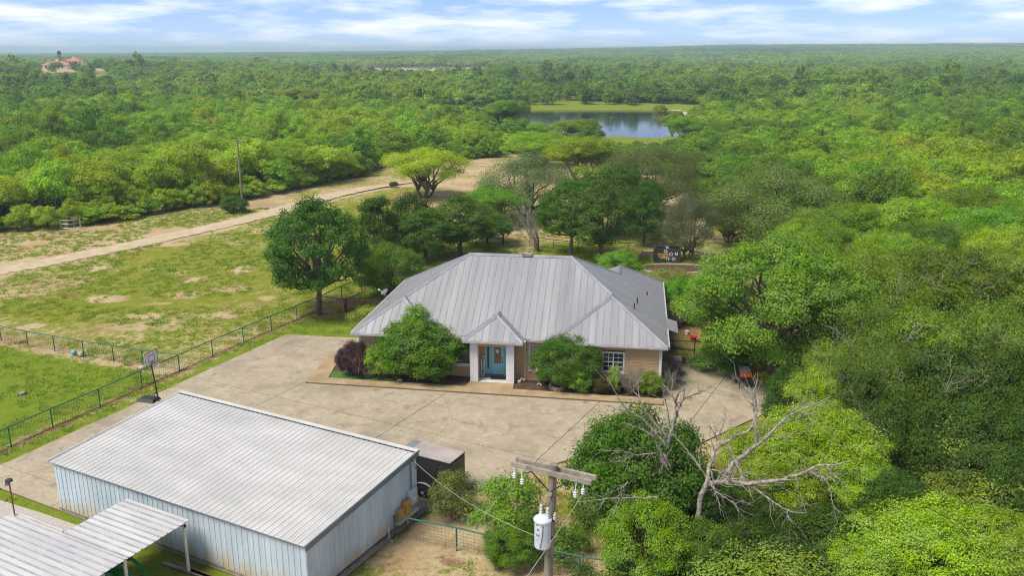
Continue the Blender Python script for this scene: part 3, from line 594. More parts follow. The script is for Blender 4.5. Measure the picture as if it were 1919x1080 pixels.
def window(xa, xb, z0, z1, y, cols=2, rows=1, blind=0.0, frame=0.11):
    wn = MB()
    wn.box(xa, y - 0.05, z0, xb, y + 0.05, z0 + frame).box(xa, y - 0.05, z1 - frame, xb, y + 0.05, z1).box(xa, y - 0.05, z0 + frame, xa + frame, y + 0.05, z1 - frame).box(xb - frame, y - 0.05, z0 + frame, xb, y + 0.05, z1 - frame)
    wf = wn.build('window', 'white', house)
    x0, x1, a0, a1 = xa + frame, xb - frame, z0 + frame, z1 - frame
    if blind: MB().box(x0, y + 0.052, a1 - (a1 - a0) * blind, x1, y + 0.056, a1).build('blind', 'pale_blind', wf)
    for i in range(cols):
        g0 = x0 + (x1 - x0) * i / cols; g1 = x0 + (x1 - x0) * (i + 1) / cols
        MB().box(g0 + 0.01, y + 0.06 if blind else y + 0.012, a0, g1 - 0.01, y + 0.068 if blind else y + 0.02, a1).build('pane', 'glass_dark', wf)
        if i: MB().box(g0 - 0.035, y - 0.03, a0, g0 + 0.035, y + 0.03, a1).build('mullion', 'white', wf)
        for r in range(1, rows):
            zz = a0 + (a1 - a0) * r / rows; t_ = 0.03 if r == rows / 2 else 0.014
            MB().box(g0 + 0.04, y - 0.02, zz - t_, g1 - 0.04, y + 0.011, zz + t_).build('muntin', 'white', wf)
        if rows > 1: MB().box((g0 + g1) / 2 - 0.012, y - 0.018, a0, (g0 + g1) / 2 + 0.012, y + 0.010, a1).build('muntin', 'white', wf)
    MB().box(xa - 0.05, y - 0.13, z0 - 0.06, xb + 0.05, y - 0.052, z0 + 0.0).build('window_sill', 'offwhite', wf)
    return wf
F0 = 0.18
MB().prism([(OV, 1.0), (HW - OV, OV + 0.1), (HW - OV, RW_END - OV), (HW - 2 * RQ + OV, RW_END - OV), (HW - 2 * RQ + OV, YB - OV), (OV, YB - OV)], 0.0, F0).build('foundation', 'cinder', house)
WT = E0 - 0.17; MY = PR + OV; XWL, XWR = 2 * WL - OV, HW - 2 * WA + OV
lapwall((OV, OV), (XWL, OV), (0, -1), F0, WT, [(1.2, 3.0, 0.9, 2.4)]); window(OV + 1.2, OV + 3.0, 0.9, 2.4, OV, 2, 1)
lapwall((XWL, OV), (XWL, MY), (1, 0), F0, WT); lapwall((XWR, MY), (XWR, OV), (-1, 0), F0, WT)
lapwall((XWL, MY), (8.02, MY), (0, -1), F0, WT, [(5.75 - XWL, 7.9 - XWL, 0.95, 2.62)]); window(5.75, 7.9, 0.95, 2.62, MY, 1, 1)
lapwall((10.84, MY), (XWR, MY), (0, -1), F0, WT, [(11.72 - 10.84, 13.55 - 10.84, 0.85, 2.68)]); window(11.72, 13.55, 0.85, 2.68, MY, 1, 1, blind=0.42)
lapwall((XWR, OV), (HW - OV, OV), (0, -1), F0, WT, [(16.5 - XWR, 17.95 - XWR, 1.15, 2.55)]); window(16.5, 17.95, 1.15, 2.55, OV, 2, 4)
lapwall((HW - OV, OV), (HW - OV, RW_END - OV), (1, 0), F0, WT); lapwall((OV, YB - OV), (OV, OV), (-1, 0), F0, WT)
lapwall((HW - 2 * RQ + OV, YB - OV), (OV, YB - OV), (0, 1), F0, WT, step=0.4); lapwall((HW - OV, RW_END - OV), (HW - 2 * RQ + OV, RW_END - OV), (0, 1), F0, WT, step=0.4); lapwall((HW - 2 * RQ + OV, RW_END - OV), (HW - 2 * RQ + OV, YB - OV), (-1, 0), F0, WT, step=0.4)
for x, y in ((OV, OV), (HW - OV, OV)): MB().box(x - 0.07, y - 0.05, F0, x + 0.07, y + 0.07, WT).build('corner_board', 'white', house)
# porch: columns, niche, floor tiles, door with sidelights
DY = 1.42
lapwall((8.02, MY), (8.30, DY), (0.9, 0.3), F0, WT, step=0.19); lapwall((8.30, DY), (10.60, DY), (0, -1), F0, WT, [(8.72 - 8.30, 10.40 - 8.30, 0.1, 2.36)])
lapwall((10.60, DY), (10.84, MY), (-0.9, 0.3), F0, WT)
for x0 in (7.98, 10.36):
    c = MB(); z = F0 + 0.004
    while z < PE - 0.15:
        zt = min(z + 0.17, PE - 0.145); c.add([(x0 - .015, -0.015, z), (x0 + .515, -0.015, z), (x0 + .515, .505, z), (x0 - .015, .505, z), (x0, 0, zt), (x0 + .5, 0, zt), (x0 + .5, .49, zt), (x0, .49, zt)], [(3, 2, 1, 0), (4, 5, 6, 7), (0, 1, 5, 4), (1, 2, 6, 5), (2, 3, 7, 6), (3, 0, 4, 7)]); z = zt
    c.build('porch_column', 'white', house)
MB().box(8.5, 0.05, 2.62, 10.35, 0.35, PE - 0.145).build('porch_beam', 'siding', house)
pf = MB().box(7.96, 0.02, 0.1, 10.9, DY - 0.02, F0 - 0.02).build('porch_floor', 'offwhite', house)
for i in range(6):
    for j in range(3): MB().box(7.98 + i * 0.485, 0.03 + j * 0.45, F0 - 0.02, 7.98 + i * 0.485 + 0.475, 0.03 + j * 0.45 + 0.44, F0 - 0.006).build('tile', 'offwhite', pf)
door = MB(); D0, D1, DT = 8.72, 10.40, 2.36
door.box(D0, DY - 0.06, F0, D0 + 0.06, DY + 0.06, DT).box(D1 - 0.06, DY - 0.06, F0, D1, DY + 0.06, DT).box(D0 + 0.06, DY - 0.06, DT - 0.07, D1 - 0.06, DY + 0.06, DT).box(9.10, DY - 0.058, F0, 9.16, DY + 0.06, DT - 0.07).box(9.98, DY - 0.058, F0, 10.04, DY + 0.06, DT - 0.07)
dr = door.build('front_door', 'blue_door', house)
def framed(xa, xb, z0, z1, gx0, gx1, gz0, gz1, nm, gm):
    b = MB(); y0, y1 = DY - 0.03, DY + 0.03
    b.box(xa, y0, z0, gx0, y1, z1).box(gx1, y0, z0, xb, y1, z1).box(gx0, y0, z0, gx1, y1, gz0).box(gx0, y0, gz1, gx1, y1, z1)
    o = b.build(nm, 'blue_door', dr); MB().box(gx0, DY - 0.006, gz0, gx1, DY + 0.006, gz1).build('glass', gm, dr); return o
framed(8.785, 9.095, F0 + 0.03, DT - 0.08, 8.87, 9.01, 0.58, DT - 0.2, 'sidelight', 'glass_dark'); framed(10.045, 10.335, F0 + 0.03, DT - 0.08, 10.12, 10.26, 0.58, DT - 0.2, 'sidelight', 'glass_dark')
framed(9.165, 9.975, F0 + 0.03, DT - 0.08, 9.34, 9.80, 0.98, DT - 0.2, 'door_leaf', 'amber')
for xa, xb in ((9.31, 9.54), (9.60, 9.83)): MB().box(xa, DY - 0.05, 0.36, xb, DY - 0.031, 0.80).build('door_panel', 'blue_door', dr)
for (a, b) in (((9.33, 0.955), (9.81, 0.978)), ((9.33, DT - 0.198), (9.81, DT - 0.175))): MB().box(a[0], DY - 0.045, a[1], b[0], DY - 0.031, b[1]).build('moulding', 'blue_door', dr)
MB().lathe([(0.035, 0), (0.035, 0.04)], (9.90, DY - 0.075, 1.42), 10, 'y').build('deadbolt', 'black', dr); MB().box(9.885, DY - 0.08, 1.0, 9.915, DY - 0.032, 1.22).build('door_handle', 'black', dr)
MB().lathe([(0.0, 0), (0.11, 0.01), (0.14, 0.03), (0.11, 0.05), (0.08, 0.03)], (9.57, DY - 0.08, 1.85), 14, 'y').build('wreath', 'offwhite', dr)
# roof pipes and ridge vent stain
for x, y, h, r in ((HW - 5.0, 9.0, 0.32, 0.05), (HW - 1.3, 9.2, 0.25, 0.045), (HW - 2.0, 5.7, 0.36, 0.05), (HW - 2.2, 3.9, 0.34, 0.045), (3.4, 8.3, 0.4, 0.035), (1.7, 7.6, 0.35, 0.04), (1.3, 4.0, 0.35, 0.035)):
    zz = min(zR(x, y), zL(x, y)); MB().tube([(x, y, zz - 0.1), (x, y, zz + h)], r, 8).build('vent_pipe', 'dark_metal' if x > 5 else 'galv', roof)
MB().box(PC + 0.9, RY_ - 0.25, zr - 0.05, PC + 1.6, RY_ + 0.25, zr + 0.14).build('ridge_vent', 'oldwood', roof)
MB().tube([(11.42, PR - 0.1, 3.02), (11.5, MY - 0.1, 2.7), (11.5, MY - 0.06, 0.3)], 0.04, 6).build('downspout', 'white', house)
MB().tube([(HW - 0.38, OV - 0.1, 3.0), (HW - 0.38, OV - 0.11, 0.3)], 0.045, 6).build('downspout', 'white', house)
dish = thing('satellite_dish', H2W(0.35, 7.0, zL(0.35, 7.0)), 'small white satellite dish on the roof edge beside the trees', 'satellite dish', -HA)
MB().tube([(0, 0, -0.05), (0, 0, 0.35), (-0.35, 0, 0.62)], 0.025, 8).build('mast', 'galv', dish)
_rf = MB().lathe([(0.02, 0), (0.2, 0.03), (0.3, 0.08), (0.31, 0.085), (0.2, 0.015), (0.02, -0.015)], (0, 0, 0), 16).build('reflector', 'offwhite', dish)
_rf.rotation_euler = (radians(-25), radians(-55), 0); _rf.location = (-0.05, 0, 0.6)
MB().tube([(-0.05, 0, 0.45), (-0.5, 0, 0.78)], 0.02, 6).box(-0.58, -0.04, 0.74, -0.46, 0.04, 0.84).build('feed_arm', 'white', dish)
# patio cover behind the house
pc = thing('patio_cover', H2W(18.6, 17.6), 'white corrugated patio cover behind the house', 'patio cover', -HA)
mb = MB()
for i in range(14): mb.box(-1.6 + i * 0.25, -0.9, 2.5, -1.6 + i * 0.25 + 0.24, 0.9, 2.53).box(-1.6 + i * 0.25 + 0.08, -0.91, 2.53, -1.6 + i * 0.25 + 0.16, 0.91, 2.57)
mb.build('cover_sheet', 'white', pc)
for x in (-1.5, 1.7):
    for y in (-0.8, 0.8): MB().tube([(x, y, 0), (x, y, 2.5)], 0.05, 8).build('post', 'white', pc)
# ================================================================== SHED
SLn, SWd, SHF, SHB = 15.165, 7.609, 2.63, 3.233
shed = thing('metal_shed', SH, 'long light-blue corrugated metal shed with white single-slope roof', 'shed', -SA)
zS = lambda x, y: SHF + (SHB - SHF) * y / SWd
panels([(-SLn - 0.12, -0.14), (0.06, -0.14), (0.06, SWd + 0.05), (-SLn - 0.12, SWd + 0.05)], 'x', zS, 0.914, 'shed_roof', 'shed_rib', rib_h=0.02, t=0.02, par=shed, nribs=3, rib_w=0.055)
def wallpanels(a, b, out, zt, par, m='shed_wall', w_=0.914, z0=0.2, base=True):
    a, b = Vector((*a, 0)), Vector((*b, 0)); Ln = (b - a).length; d = (b - a) / Ln; o = Vector((*out, 0)); s = 0.0
    while s < Ln - 0.01:
        e = min(s + w_, Ln); mb = MB(); p, q = a + d * s, a + d * (e - 0.003)
        def quad(p, q, o0, o1):
            V = []
            for pt in (p, q):
                for off in (o0, o1):
                    V.append(pt + o * off + Vector((0, 0, z0))); V.append(pt + o * off + Vector((0, 0, zt(pt.x, pt.y))))
            mb.add(V, [(0, 1, 3, 2), (4, 6, 7, 5), (2, 3, 7, 6), (0, 4, 5, 1), (1, 5, 7, 3), (0, 2, 6, 4)])
        quad(p, q, -0.03, 0.0)
        for r in range(3):
            c = s + 0.1 + r * w_ / 3
            if c + 0.09 < e: quad(a + d * c, a + d * (c + 0.085), 0.0, 0.018)
        mb.build('wall_panel', m, par); s = e
# the sheet metal carries rust and mould stains of its own near the ground
def stained():
    m = MATS['shed_wall']; n, l = m.node_tree.nodes, m.node_tree.links; b = n['Principled BSDF']; src = b.inputs['Base Color'].links[0].from_socket
    t = n.new('ShaderNodeTexCoord'); sp = n.new('ShaderNodeSeparateXYZ'); l.new(t.outputs['Object'], sp.inputs[0])
    z = n.new('ShaderNodeTexNoise'); z.inputs['Scale'].default_value = 0.7; z.inputs['Detail'].default_value = 6; mp_ = n.new('ShaderNodeMapping'); mp_.inputs['Scale'].default_value = (3, 3, 0.6); l.new(t.outputs['Object'], mp_.inputs[0]); l.new(mp_.outputs[0], z.inputs['Vector'])
    a = n.new('ShaderNodeMath'); a.operation = 'MULTIPLY_ADD'; a.inputs[1].default_value = -0.52; l.new(sp.outputs[2], a.inputs[0]); a.inputs[2].default_value = 0.42
    c = n.new('ShaderNodeMath'); c.operation = 'ADD'; l.new(a.outputs[0], c.inputs[0]); l.new(z.outputs[0], c.inputs[1])
    r = n.new('ShaderNodeValToRGB'); r.color_ramp.elements[0].position = 0.42; r.color_ramp.elements[1].position = 0.95; r.color_ramp.elements[1].color = (0.85, 0.85, 0.85, 1); l.new(c.outputs[0], r.inputs[0])
    x = n.new('ShaderNodeMixRGB'); x.inputs[2].default_value = (0.50, 0.36, 0.12, 1); l.new(r.outputs[0], x.inputs[0]); l.new(src, x.inputs[1]); l.new(x.outputs[0], b.inputs['Base Color'])
stained()
zu = lambda x, y: zS(x, y) - 0.03
wallpanels((-SLn, 0), (0, 0), (0, -1), zu, shed, z0=0.22); wallpanels((0, 0), (0, SWd), (1, 0), zu, shed, z0=0.3); wallpanels((0, SWd), (-SLn, SWd), (0, 1), zu, shed); wallpanels((-SLn, SWd), (-SLn, 0), (-1, 0), zu, shed)
bm_ = MB()
k = 0; y = 0.0
while y < SWd - 0.1:
    e = min(y + 0.4, SWd); MB().box(-0.18, y + 0.006, 0, 0.035, e - 0.006, 0.19).build('block', 'cinder', shed); y = e
MB().box(-SLn, -0.03, 0.0, -0.2, 0.15, 0.215).build('footing', 'cinder', shed)
MB().bar((0.085, -0.16, SHF - 0.09), (0.085, SWd + 0.06, SHB - 0.065), 0.05, 0.26).build('rake_trim', 'shed_trim', shed)
MB().bar((-SLn - 0.15, -0.16, SHF + 0.0), (-SLn - 0.15, SWd + 0.06, SHB + 0.0), 0.06, 0.12).build('rake_trim', 'shed_rib', shed)
MB().bar((-SLn - 0.12, SWd + 0.03, SHB + 0.055), (0.1, SWd + 0.03, SHB + 0.055), 0.26, 0.025).bar((-SLn - 0.12, SWd + 0.15, SHB + 0.0), (0.1, SWd + 0.15, SHB + 0.0), 0.02, 0.11).build('ridge_flashing', 'shed_rib', shed)
mb = MB(); x = -SLn - 0.05
while x < -0.05: mb.box(x + 0.04, SWd - 0.135, SHB + 0.008, min(x + 0.27, 0), SWd - 0.085, SHB + 0.042); x += 0.3047
mb.build('foam_closure', 'black', shed, kind='stuff')
MB().bar((-SLn, -0.1, SHF - 0.05), (0, -0.1, SHF - 0.05), 0.05, 0.05).build('eave_trim', 'cinder', shed)
# electrical gear on the gable end
MB().tube([(0.07, 7.05, 1.62), (0.07, 7.05, 3.02)], 0.035, 8).build('conduit', 'shed_trim', shed)
MB().tube([(0.07, 7.05, 3.02), (0.12, 7.05, 3.12), (0.2, 7.1, 3.02)], 0.045, 8).tube([(0.2, 7.1, 3.02), (0.24, 7.2, 2.6), (0.2, 7.42, 2.75), (0.18, 7.3, 3.0), (0.25, 7.5, 2.7)], 0.012, 5).build('weatherhead', 'black', shed)
mbx = MB().box(0.032, 6.72, 0.95, 0.25, 7.25, 1.62).build('meter_box', 'xfmr', shed); MB().lathe([(0.08, 0), (0.08, 0.06), (0.05, 0.1)], (0.25, 6.98, 1.22), 12, 'x').build('meter', 'porcelain', mbx)
MB().box(0.04, 5.7, 0.50, 0.3, 7.3, 0.62).build('shelf', 'shed_wall', shed)
MB().tube([(0.12, 6.6, 0.5), (0.12, 6.6, 0.0)], 0.03, 6).build('pipe', 'white', shed); MB().tube([(0.1, 5.15, 0.62), (0.1, 5.15, 0.05), (0.35, 5.1, 0.02)], 0.025, 6).build('pipe', 'white', shed)
for y0, h in ((5.75, 0.5), (6.25, 0.72)):
    o = thing('wooden_crate', S2W(0.17, y0 + 0.22) + Vector((0, 0, 0.622)), 'weathered yellow wooden crate on shed shelf, ' + ('shorter one by the fence post' if h < 0.6 else 'taller one by the meter box'), 'crate', -SA, 'yellow crates on the shed shelf')
    MB().box(-0.11, -0.22, 0.0, 0.11, 0.22, h).build('board', 'yellow_wood', o); MB().box(0.112, -0.22, 0.0, 0.13, -0.18, h).box(0.112, 0.18, 0.0, 0.13, 0.22, h).box(0.112, -0.18, h - 0.05, 0.13, 0.18, h).box(0.112, -0.18, 0, 0.13, 0.18, 0.05).build('batten', 'yellow_wood', o)
# ================================================================== CARPORT
cp = thing('carport', S2W(-9.2, -4.5), 'open carport with white ribbed metal roof beside the shed', 'carport', -SA)
zC = lambda x, y: 2.34 + 0.02 * (y)
ox, oy = -9.2, -4.5
mat('carport_roof', (0.42, 0.42, 0.43), (0.58, 0.58, 0.585), 0.7, 0.5, 0.15, stretch=(0.3, 1.5, 1), detail=6, rvar=0.03)
mat('carport_rib', (0.32, 0.32, 0.345), (0.46, 0.46, 0.48), 1.5, 0.5, 0.2)
panels([(-12.80 - ox, -8.6 - oy), (-5.70 - ox, -8.6 - oy), (-5.70 - ox, -3.56 - oy), (-12.80 - ox, -3.56 - oy)], 'y', zC, 0.914, 'carport_roof', 'carport_rib', rib_h=0.035, par=cp, nribs=3, rib_w=0.07, t=0.02)
panels([(-9.50 - ox, -3.55 - oy), (-5.70 - ox, -3.55 - oy), (-5.70 - ox, -0.55 - oy), (-9.50 - ox, -0.55 - oy)], 'y', zC, 0.914, 'carport_roof', 'carport_rib', rib_h=0.035, par=cp, nribs=3, rib_w=0.07, t=0.02)
MB().bar((-12.8 - ox, -3.53 - oy, 2.40), (-9.52 - ox, -3.53 - oy, 2.40), 0.06, 0.10).build('edge_trim', 'shed_rib', cp)
for x, y in ((-5.86, -0.75), (-5.86, -3.6), (-9.3, -0.75), (-12.6, -3.8), (-12.6, -8.3)): MB().bar((x - ox, y - oy, 0), (x - ox, y - oy, 2.30), 0.09, 0.09).build('post', 'offwhite', cp)
for y in (-0.75, -3.45, -6.0): MB().bar(((-9.4 if y > -3 else -12.7) - ox, y - oy, 2.22), (-5.75 - ox, y - oy, 2.22), 0.08, 0.12).build('purlin', 'dark_metal', cp)
wallpanels((-5.9 - ox, -8.4 - oy), (-5.9 - ox, -4.45 - oy), (1, 0), lambda x, y: 2.2, cp, z0=0.05); wallpanels((-12.6 - ox, -3.75 - oy), (-9.4 - ox, -3.75 - oy), (0, 1), lambda x, y: 2.2, cp, z0=0.05)
fl = thing('flood_light_pole', S2W(-12.45, -3.65), 'thin rusty pole with flood light at the carport corner', 'light pole', -SA)
MB().tube([(0, 0, 0), (0, 0, 1.2), (-0.05, 0.03, 3.95)], 0.03, 8).build('pole', 'rust', fl); MB().lathe([(0.05, 0), (0.16, 0.02), (0.13, 0.1), (0.02, 0.12)], (-0.05, 0.03, 3.93), 12).build('cap', 'dark_metal', fl)
_lm = MB().lathe([(0.04, 0), (0.09, 0.1), (0.1, 0.16), (0.02, 0.18)], (-0.1, -0.06, 3.86), 12, 'x').build('lamp', 'stone', fl); MB().bar((-0.05, 0.03, 3.88), (-0.17, -0.05, 3.86), 0.03, 0.03).build('bracket', 'galv', fl)
_lm.location = (-0.12, 0, 0)
# boards lying by the shed wall
for i, (dx, dy, r_, Ln) in enumerate(((0, 0, 0.05, 2.6), (0.2, 0.17, -0.04, 2.4), (1.6, 0.1, 0.02, 3.2))):
    o = tag(MB().box(-Ln / 2, -0.08, 0.03, Ln / 2, 0.08, 0.08).build('timber', 'brown' if i else 'oldwood'), ['grey weathered timber lying beside the shed wall near the carport post', 'dark short timber lying beside the shed wall', 'long dark timber lying at the foot of the shed wall'][i], 'timber', 'timbers beside the shed'); p = S2W(-6.0 + dx, -0.75 + dy); o.location = (p.x, p.y, 0.02 + 0.0 * i); o.rotation_euler = (0, 0, -SA + r_)
# ================================================================== TRACTOR under the carport
tr = thing('tractor', S2W(-6.35, -3.1), 'green tractor with front loader arms under the carport', 'tractor', -SA + radians(-8))
def hood():
    V = []; F = []; secs = [(-0.9, 0.34, 0.80, 1.30), (-0.6, 0.36, 0.80, 1.36), (0.2, 0.35, 0.80, 1.28), (0.75, 0.32, 0.80, 1.14), (0.95, 0.27, 0.82, 1.0)]
    for x, hw, z0, z1 in secs:
        for yy, zz in ((-hw, z0), (-hw, z0 + (z1 - z0) * 0.6), (-hw * 0.8, z1 - 0.06), (-hw * 0.4, z1), (hw * 0.4, z1), (hw * 0.8, z1 - 0.06), (hw, z0 + (z1 - z0) * 0.6), (hw, z0)): V.append((x, yy, zz))
    n = 8
    for i in range(len(secs) - 1):
        for k in range(n): F.append((i * n + k, i * n + (k + 1) % n, (i + 1) * n + (k + 1) % n, (i + 1) * n + k)[::-1])
    F += [tuple(range(n)), tuple(range((len(secs) - 1) * n, len(secs) * n))[::-1]]
    return MB().add(V, F)
hood().build('hood', 'tractor_green', tr, smooth=True)
MB().box(0.5, -0.3, 0.45, 1.0, 0.3, 0.78).box(-1.9, -0.25, 0.45, 0.5, 0.25, 0.78).build('chassis', 'black', tr)
for sy in (-1, 1):
    MB().tube([(-0.75, sy * 0.62, 1.15), (-0.1, sy * 0.64, 1.42), (0.5, sy * 0.64, 1.28), (1.2, sy * 0.64, 0.85), (1.6, sy * 0.64, 0.35)], [0.07, 0.075, 0.075, 0.07, 0.06], 6).build('loader_arm', 'tractor_green', tr)
    for x, r, wd in ((0.7, 0.38, 0.22), (-1.45, 0.62, 0.34)):
        wl = MB().lathe([(r * 0.55, -wd / 2), (r * 0.95, -wd / 2), (r, -wd / 3), (r, wd / 3), (r * 0.95, wd / 2), (r * 0.55, wd / 2)], (x, sy * 0.62 if x > 0 else sy * 0.7, r), 20, 'y').build('wheel', 'tyre', tr); MB().lathe([(0.05, -wd / 2 + 0.02), (r * 0.54, -wd / 2 + 0.03), (r * 0.54, wd / 2 - 0.03), (0.05, wd / 2 - 0.02)], (x, sy * 0.62 if x > 0 else sy * 0.7, r), 14, 'y').build('rim', 'yellow_wood', wl)
MB().box(1.5, -0.85, 0.08, 1.55, 0.85, 0.55).box(1.5, -0.85, 0.05, 2.05, 0.85, 0.1).box(1.55, -0.85, 0.1, 2.0, -0.8, 0.4).box(1.55, 0.8, 0.1, 2.0, 0.85, 0.4).build('bucket', 'tractor_green', tr)
MB().box(-1.7, -0.25, 0.85, -1.2, 0.25, 1.0).box(-1.75, -0.25, 1.0, -1.65, 0.25, 1.4).build('seat', 'black', tr); MB().tube([(-1.0, 0, 1.2), (-1.15, 0, 1.4)], 0.02, 6).lathe([(0.17, 0), (0.19, 0.015), (0.17, 0.03), (0.15, 0.015)], (-1.17, 0, 1.39), 14).build('steering_wheel', 'black', tr)
MB().tube([(0.98, -0.3, 1.02), (1.1, -0.3, 1.05), (1.1, 0.3, 1.05), (0.98, 0.3, 1.02)], 0.02, 6).build('grille_guard', 'galv', tr)
tr.location = S2W(-7.15, -3.15); tr.rotation_euler = (0, 0, -SA - radians(5))
# ================================================================== TRAILER
tl = thing('cargo_trailer', S2W(-0.55, 9.75), 'black enclosed cargo trailer with white wheels parked behind the shed', 'trailer', -SA)
MB().box(-1.48, -0.68, 0.42, 1.45, 0.68, 2.17).add([(-1.48, -0.66, 0.42), (-1.85, -0.25, 0.42), (-1.85, 0.25, 0.42), (-1.48, 0.66, 0.42), (-1.48, -0.66, 2.05), (-1.72, -0.25, 2.0), (-1.72, 0.25, 2.0), (-1.48, 0.66, 2.05)], [(0, 1, 2, 3), (7, 6, 5, 4), (1, 0, 4, 5), (2, 1, 5, 6), (3, 2, 6, 7)]).build('body', 'trailer', tl)
MB().box(-1.0, -0.69, 2.173, 1.46, 0.69, 2.2).build('roof', 'trailer_roof', tl); MB().box(-1.52, -0.69, 2.173, -1.0, 0.69, 2.195).build('roof_cap', 'cap', tl)
for sy in (-1, 1):
    for z in (0.45, 2.12): MB().box(-1.47, sy * 0.69 - 0.012, z, 1.46, sy * 0.69 + 0.012, z + 0.06).build('trim_rail', 'black' if z > 1 else 'galv', tl)
    MB().tube([(-0.58 + 0.0, sy * 0.78, 0.4), (-0.5, sy * 0.78, 0.68), (-0.2, sy * 0.78, 0.80), (0.1, sy * 0.78, 0.8), (0.4, sy * 0.78, 0.68), (0.48, sy * 0.78, 0.4)], 0.03, 5).build('fender_edge', 'galv', tl)
    fb = MB()
    for a, b in (((-0.5, 0.68), (-0.2, 0.80)), ((-0.2, 0.80), (0.1, 0.80)), ((0.1, 0.80), (0.4, 0.68)), ((0.4, 0.68), (0.48, 0.4)), ((-0.58, 0.4), (-0.5, 0.68))): fb.bar((a[0], sy * 0.74, a[1]), (b[0], sy * 0.74, b[1]), 0.12, 0.015)
    fb.build('fender', 'galv', tl)
    wy = sy * 0.76; wl = MB().lathe([(0.2, -0.1), (0.31, -0.1), (0.34, -0.06), (0.34, 0.06), (0.31, 0.1), (0.2, 0.1)], (-0.05, wy, 0.34), 24, 'y').build('wheel', 'tyre', tl)
    rm = MB().lathe([(0.03, -0.10), (0.08, -0.105), (0.1, -0.08), (0.18, -0.07), (0.205, -0.1), (0.205, 0.1), (0.18, 0.07), (0.1, 0.08), (0.08, 0.105), (0.03, 0.10)], (-0.05, wy, 0.34), 20, 'y').build('rim', 'white', wl)
    hb = MB()
    for k_ in range(6):
        a = k_ * pi / 3; hb.box(-0.05 + 0.14 * cos(a) - 0.022, wy + sy * 0.078, 0.34 + 0.14 * sin(a) - 0.022, -0.05 + 0.14 * cos(a) + 0.022, wy + sy * 0.082, 0.34 + 0.14 * sin(a) + 0.022)
    hb.build('rim_hole', 'black', wl)
for y0 in (-0.66, 0.01): MB().box(1.452, y0, 0.5, 1.475, y0 + 0.64, 2.08).build('rear_door', 'trailer', tl)
MB().box(1.476, -0.03, 1.1, 1.5, 0.03, 1.3).build('latch', 'galv', tl)
MB().bar((-1.6, -0.45, 0.4), (-2.7, 0, 0.4), 0.07, 0.09).bar((-1.6, 0.45, 0.4), (-2.7, 0, 0.4), 0.07, 0.09).bar((-2.6, 0, 0.4), (-2.95, 0, 0.42), 0.08, 0.08).build('tongue', 'dark_metal', tl); MB().tube([(-2.5, 0.1, 0.02), (-2.5, 0.1, 0.8)], 0.03, 6).build('jack', 'galv', tl)
MB().box(-1.0, -0.705, 0.9, -0.72, -0.692, 1.5).build('side_panel', 'white', tl)
# ================================================================== UTILITY POLES
up = thing('utility_pole', (1.0, 23.1, 0), 'weathered wooden utility pole with double crossarm and transformer', 'utility pole')
TOP = 9.16
MB().tube([(0, 0, 0), (0.1, 0, 4.5), (0.23, -0.03, TOP)], [0.16, 0.145, 0.125], 14).build('pole', 'polewood', up)
A0, A1 = G(957, 871, 8.95), G(1108, 907, 8.95); dA = (A1 - A0).normalized(); nA = Vector((-dA.y, dA.x, 0)); off0 = Vector((1.0, 23.1, 0)); mid = (A0 + A1) / 2
pt = Vector((1.22, 23.08, 8.98)); sh_ = (pt - mid).dot(nA)
def L_(v): return v - off0
for s_, nm in ((-0.17, 'crossarm'), (0.17, 'crossarm')): MB().bar(L_(A0 + nA * (sh_ + s_)), L_(A1 + nA * (sh_ + s_)), 0.1, 0.135).build(nm, 'oldwood', up)
cc = (A0 + A1) / 2 + nA * (sh_ - 0.21)
for t_ in (-0.62, 0.62): MB().bar(L_(cc + dA * t_ + Vector((0, 0, -0.07))), L_(cc + Vector((0, 0, -0.62))), 0.015, 0.045).build('brace', 'dark_metal', up)
MB().box(*(L_(cc) + Vector((-0.05, -0.03, -0.72))), *(L_(cc) + Vector((0.05, 0.06, -0.6)))).build('bolt_plate', 'galv', up)
INS = []
for t_, dn in ((-1.18, 0.28), (-0.92, 0.42), (0.86, 0.40), (1.1, 0.24)):
    p = L_(cc + dA * t_ + nA * -0.05 + Vector((0, 0, -0.06))); q = p + Vector((-0.03 if t_ > 0 else 0.02, -0.12, -dn)); INS.append(q + off0)
    i_ = MB().lathe([(0.025, 0), (0.062, 0.018), (0.03, 0.055), (0.068, 0.085), (0.03, 0.12), (0.062, 0.15), (0.025, 0.19), (0.025, 0.24)], q, 12).tube([p, q + Vector((0, 0, 0.2))], 0.012, 5).build('insulator', 'porcelain', up)
TX = RY(1017, 997, 22.85); tx = L_(TX)
tb = MB().lathe([(0.24, -0.5), (0.25, -0.46), (0.25, 0.36), (0.25, 0.40)], tx, 24).build('transformer_tank', 'xfmr', up, smooth=False)
MB().lathe([(0.28, 0.385), (0.285, 0.42), (0.27, 0.455), (0.14, 0.53), (0.03, 0.55)], tx, 24).build('lid', 'xfmr', tb)
for dx, dy in ((-0.05, 0.12), (0.14, -0.06)): MB().lathe([(0.05, 0.44), (0.065, 0.54), (0.04, 0.56), (0.06, 0.6), (0.04, 0.64), (0.055, 0.68), (0.045, 0.72), (0.045, 0.82), (0.02, 0.85)], tx + Vector((dx, dy, 0)), 12).build('bushing', 'porcelain', tb)
MB().lathe([(0.03, 0), (0.055, 0.02), (0.055, 0.1), (0.04, 0.12), (0.055, 0.16), (0.03, 0.24)], tx + Vector((0.36, -0.05, 0.42)), 10).build('arrester', 'stone', tb)
MB().bar(tx + Vector((0.2, 0.1, 0.3)), tx + Vector((0.35, 0.1, 0.3)), 0.05, 0.06).bar(tx + Vector((0.2, 0.1, -0.3)), tx + Vector((0.35, 0.1, -0.3)), 0.05, 0.06).build('bracket', 'dark_metal', tb)
mk = MB()
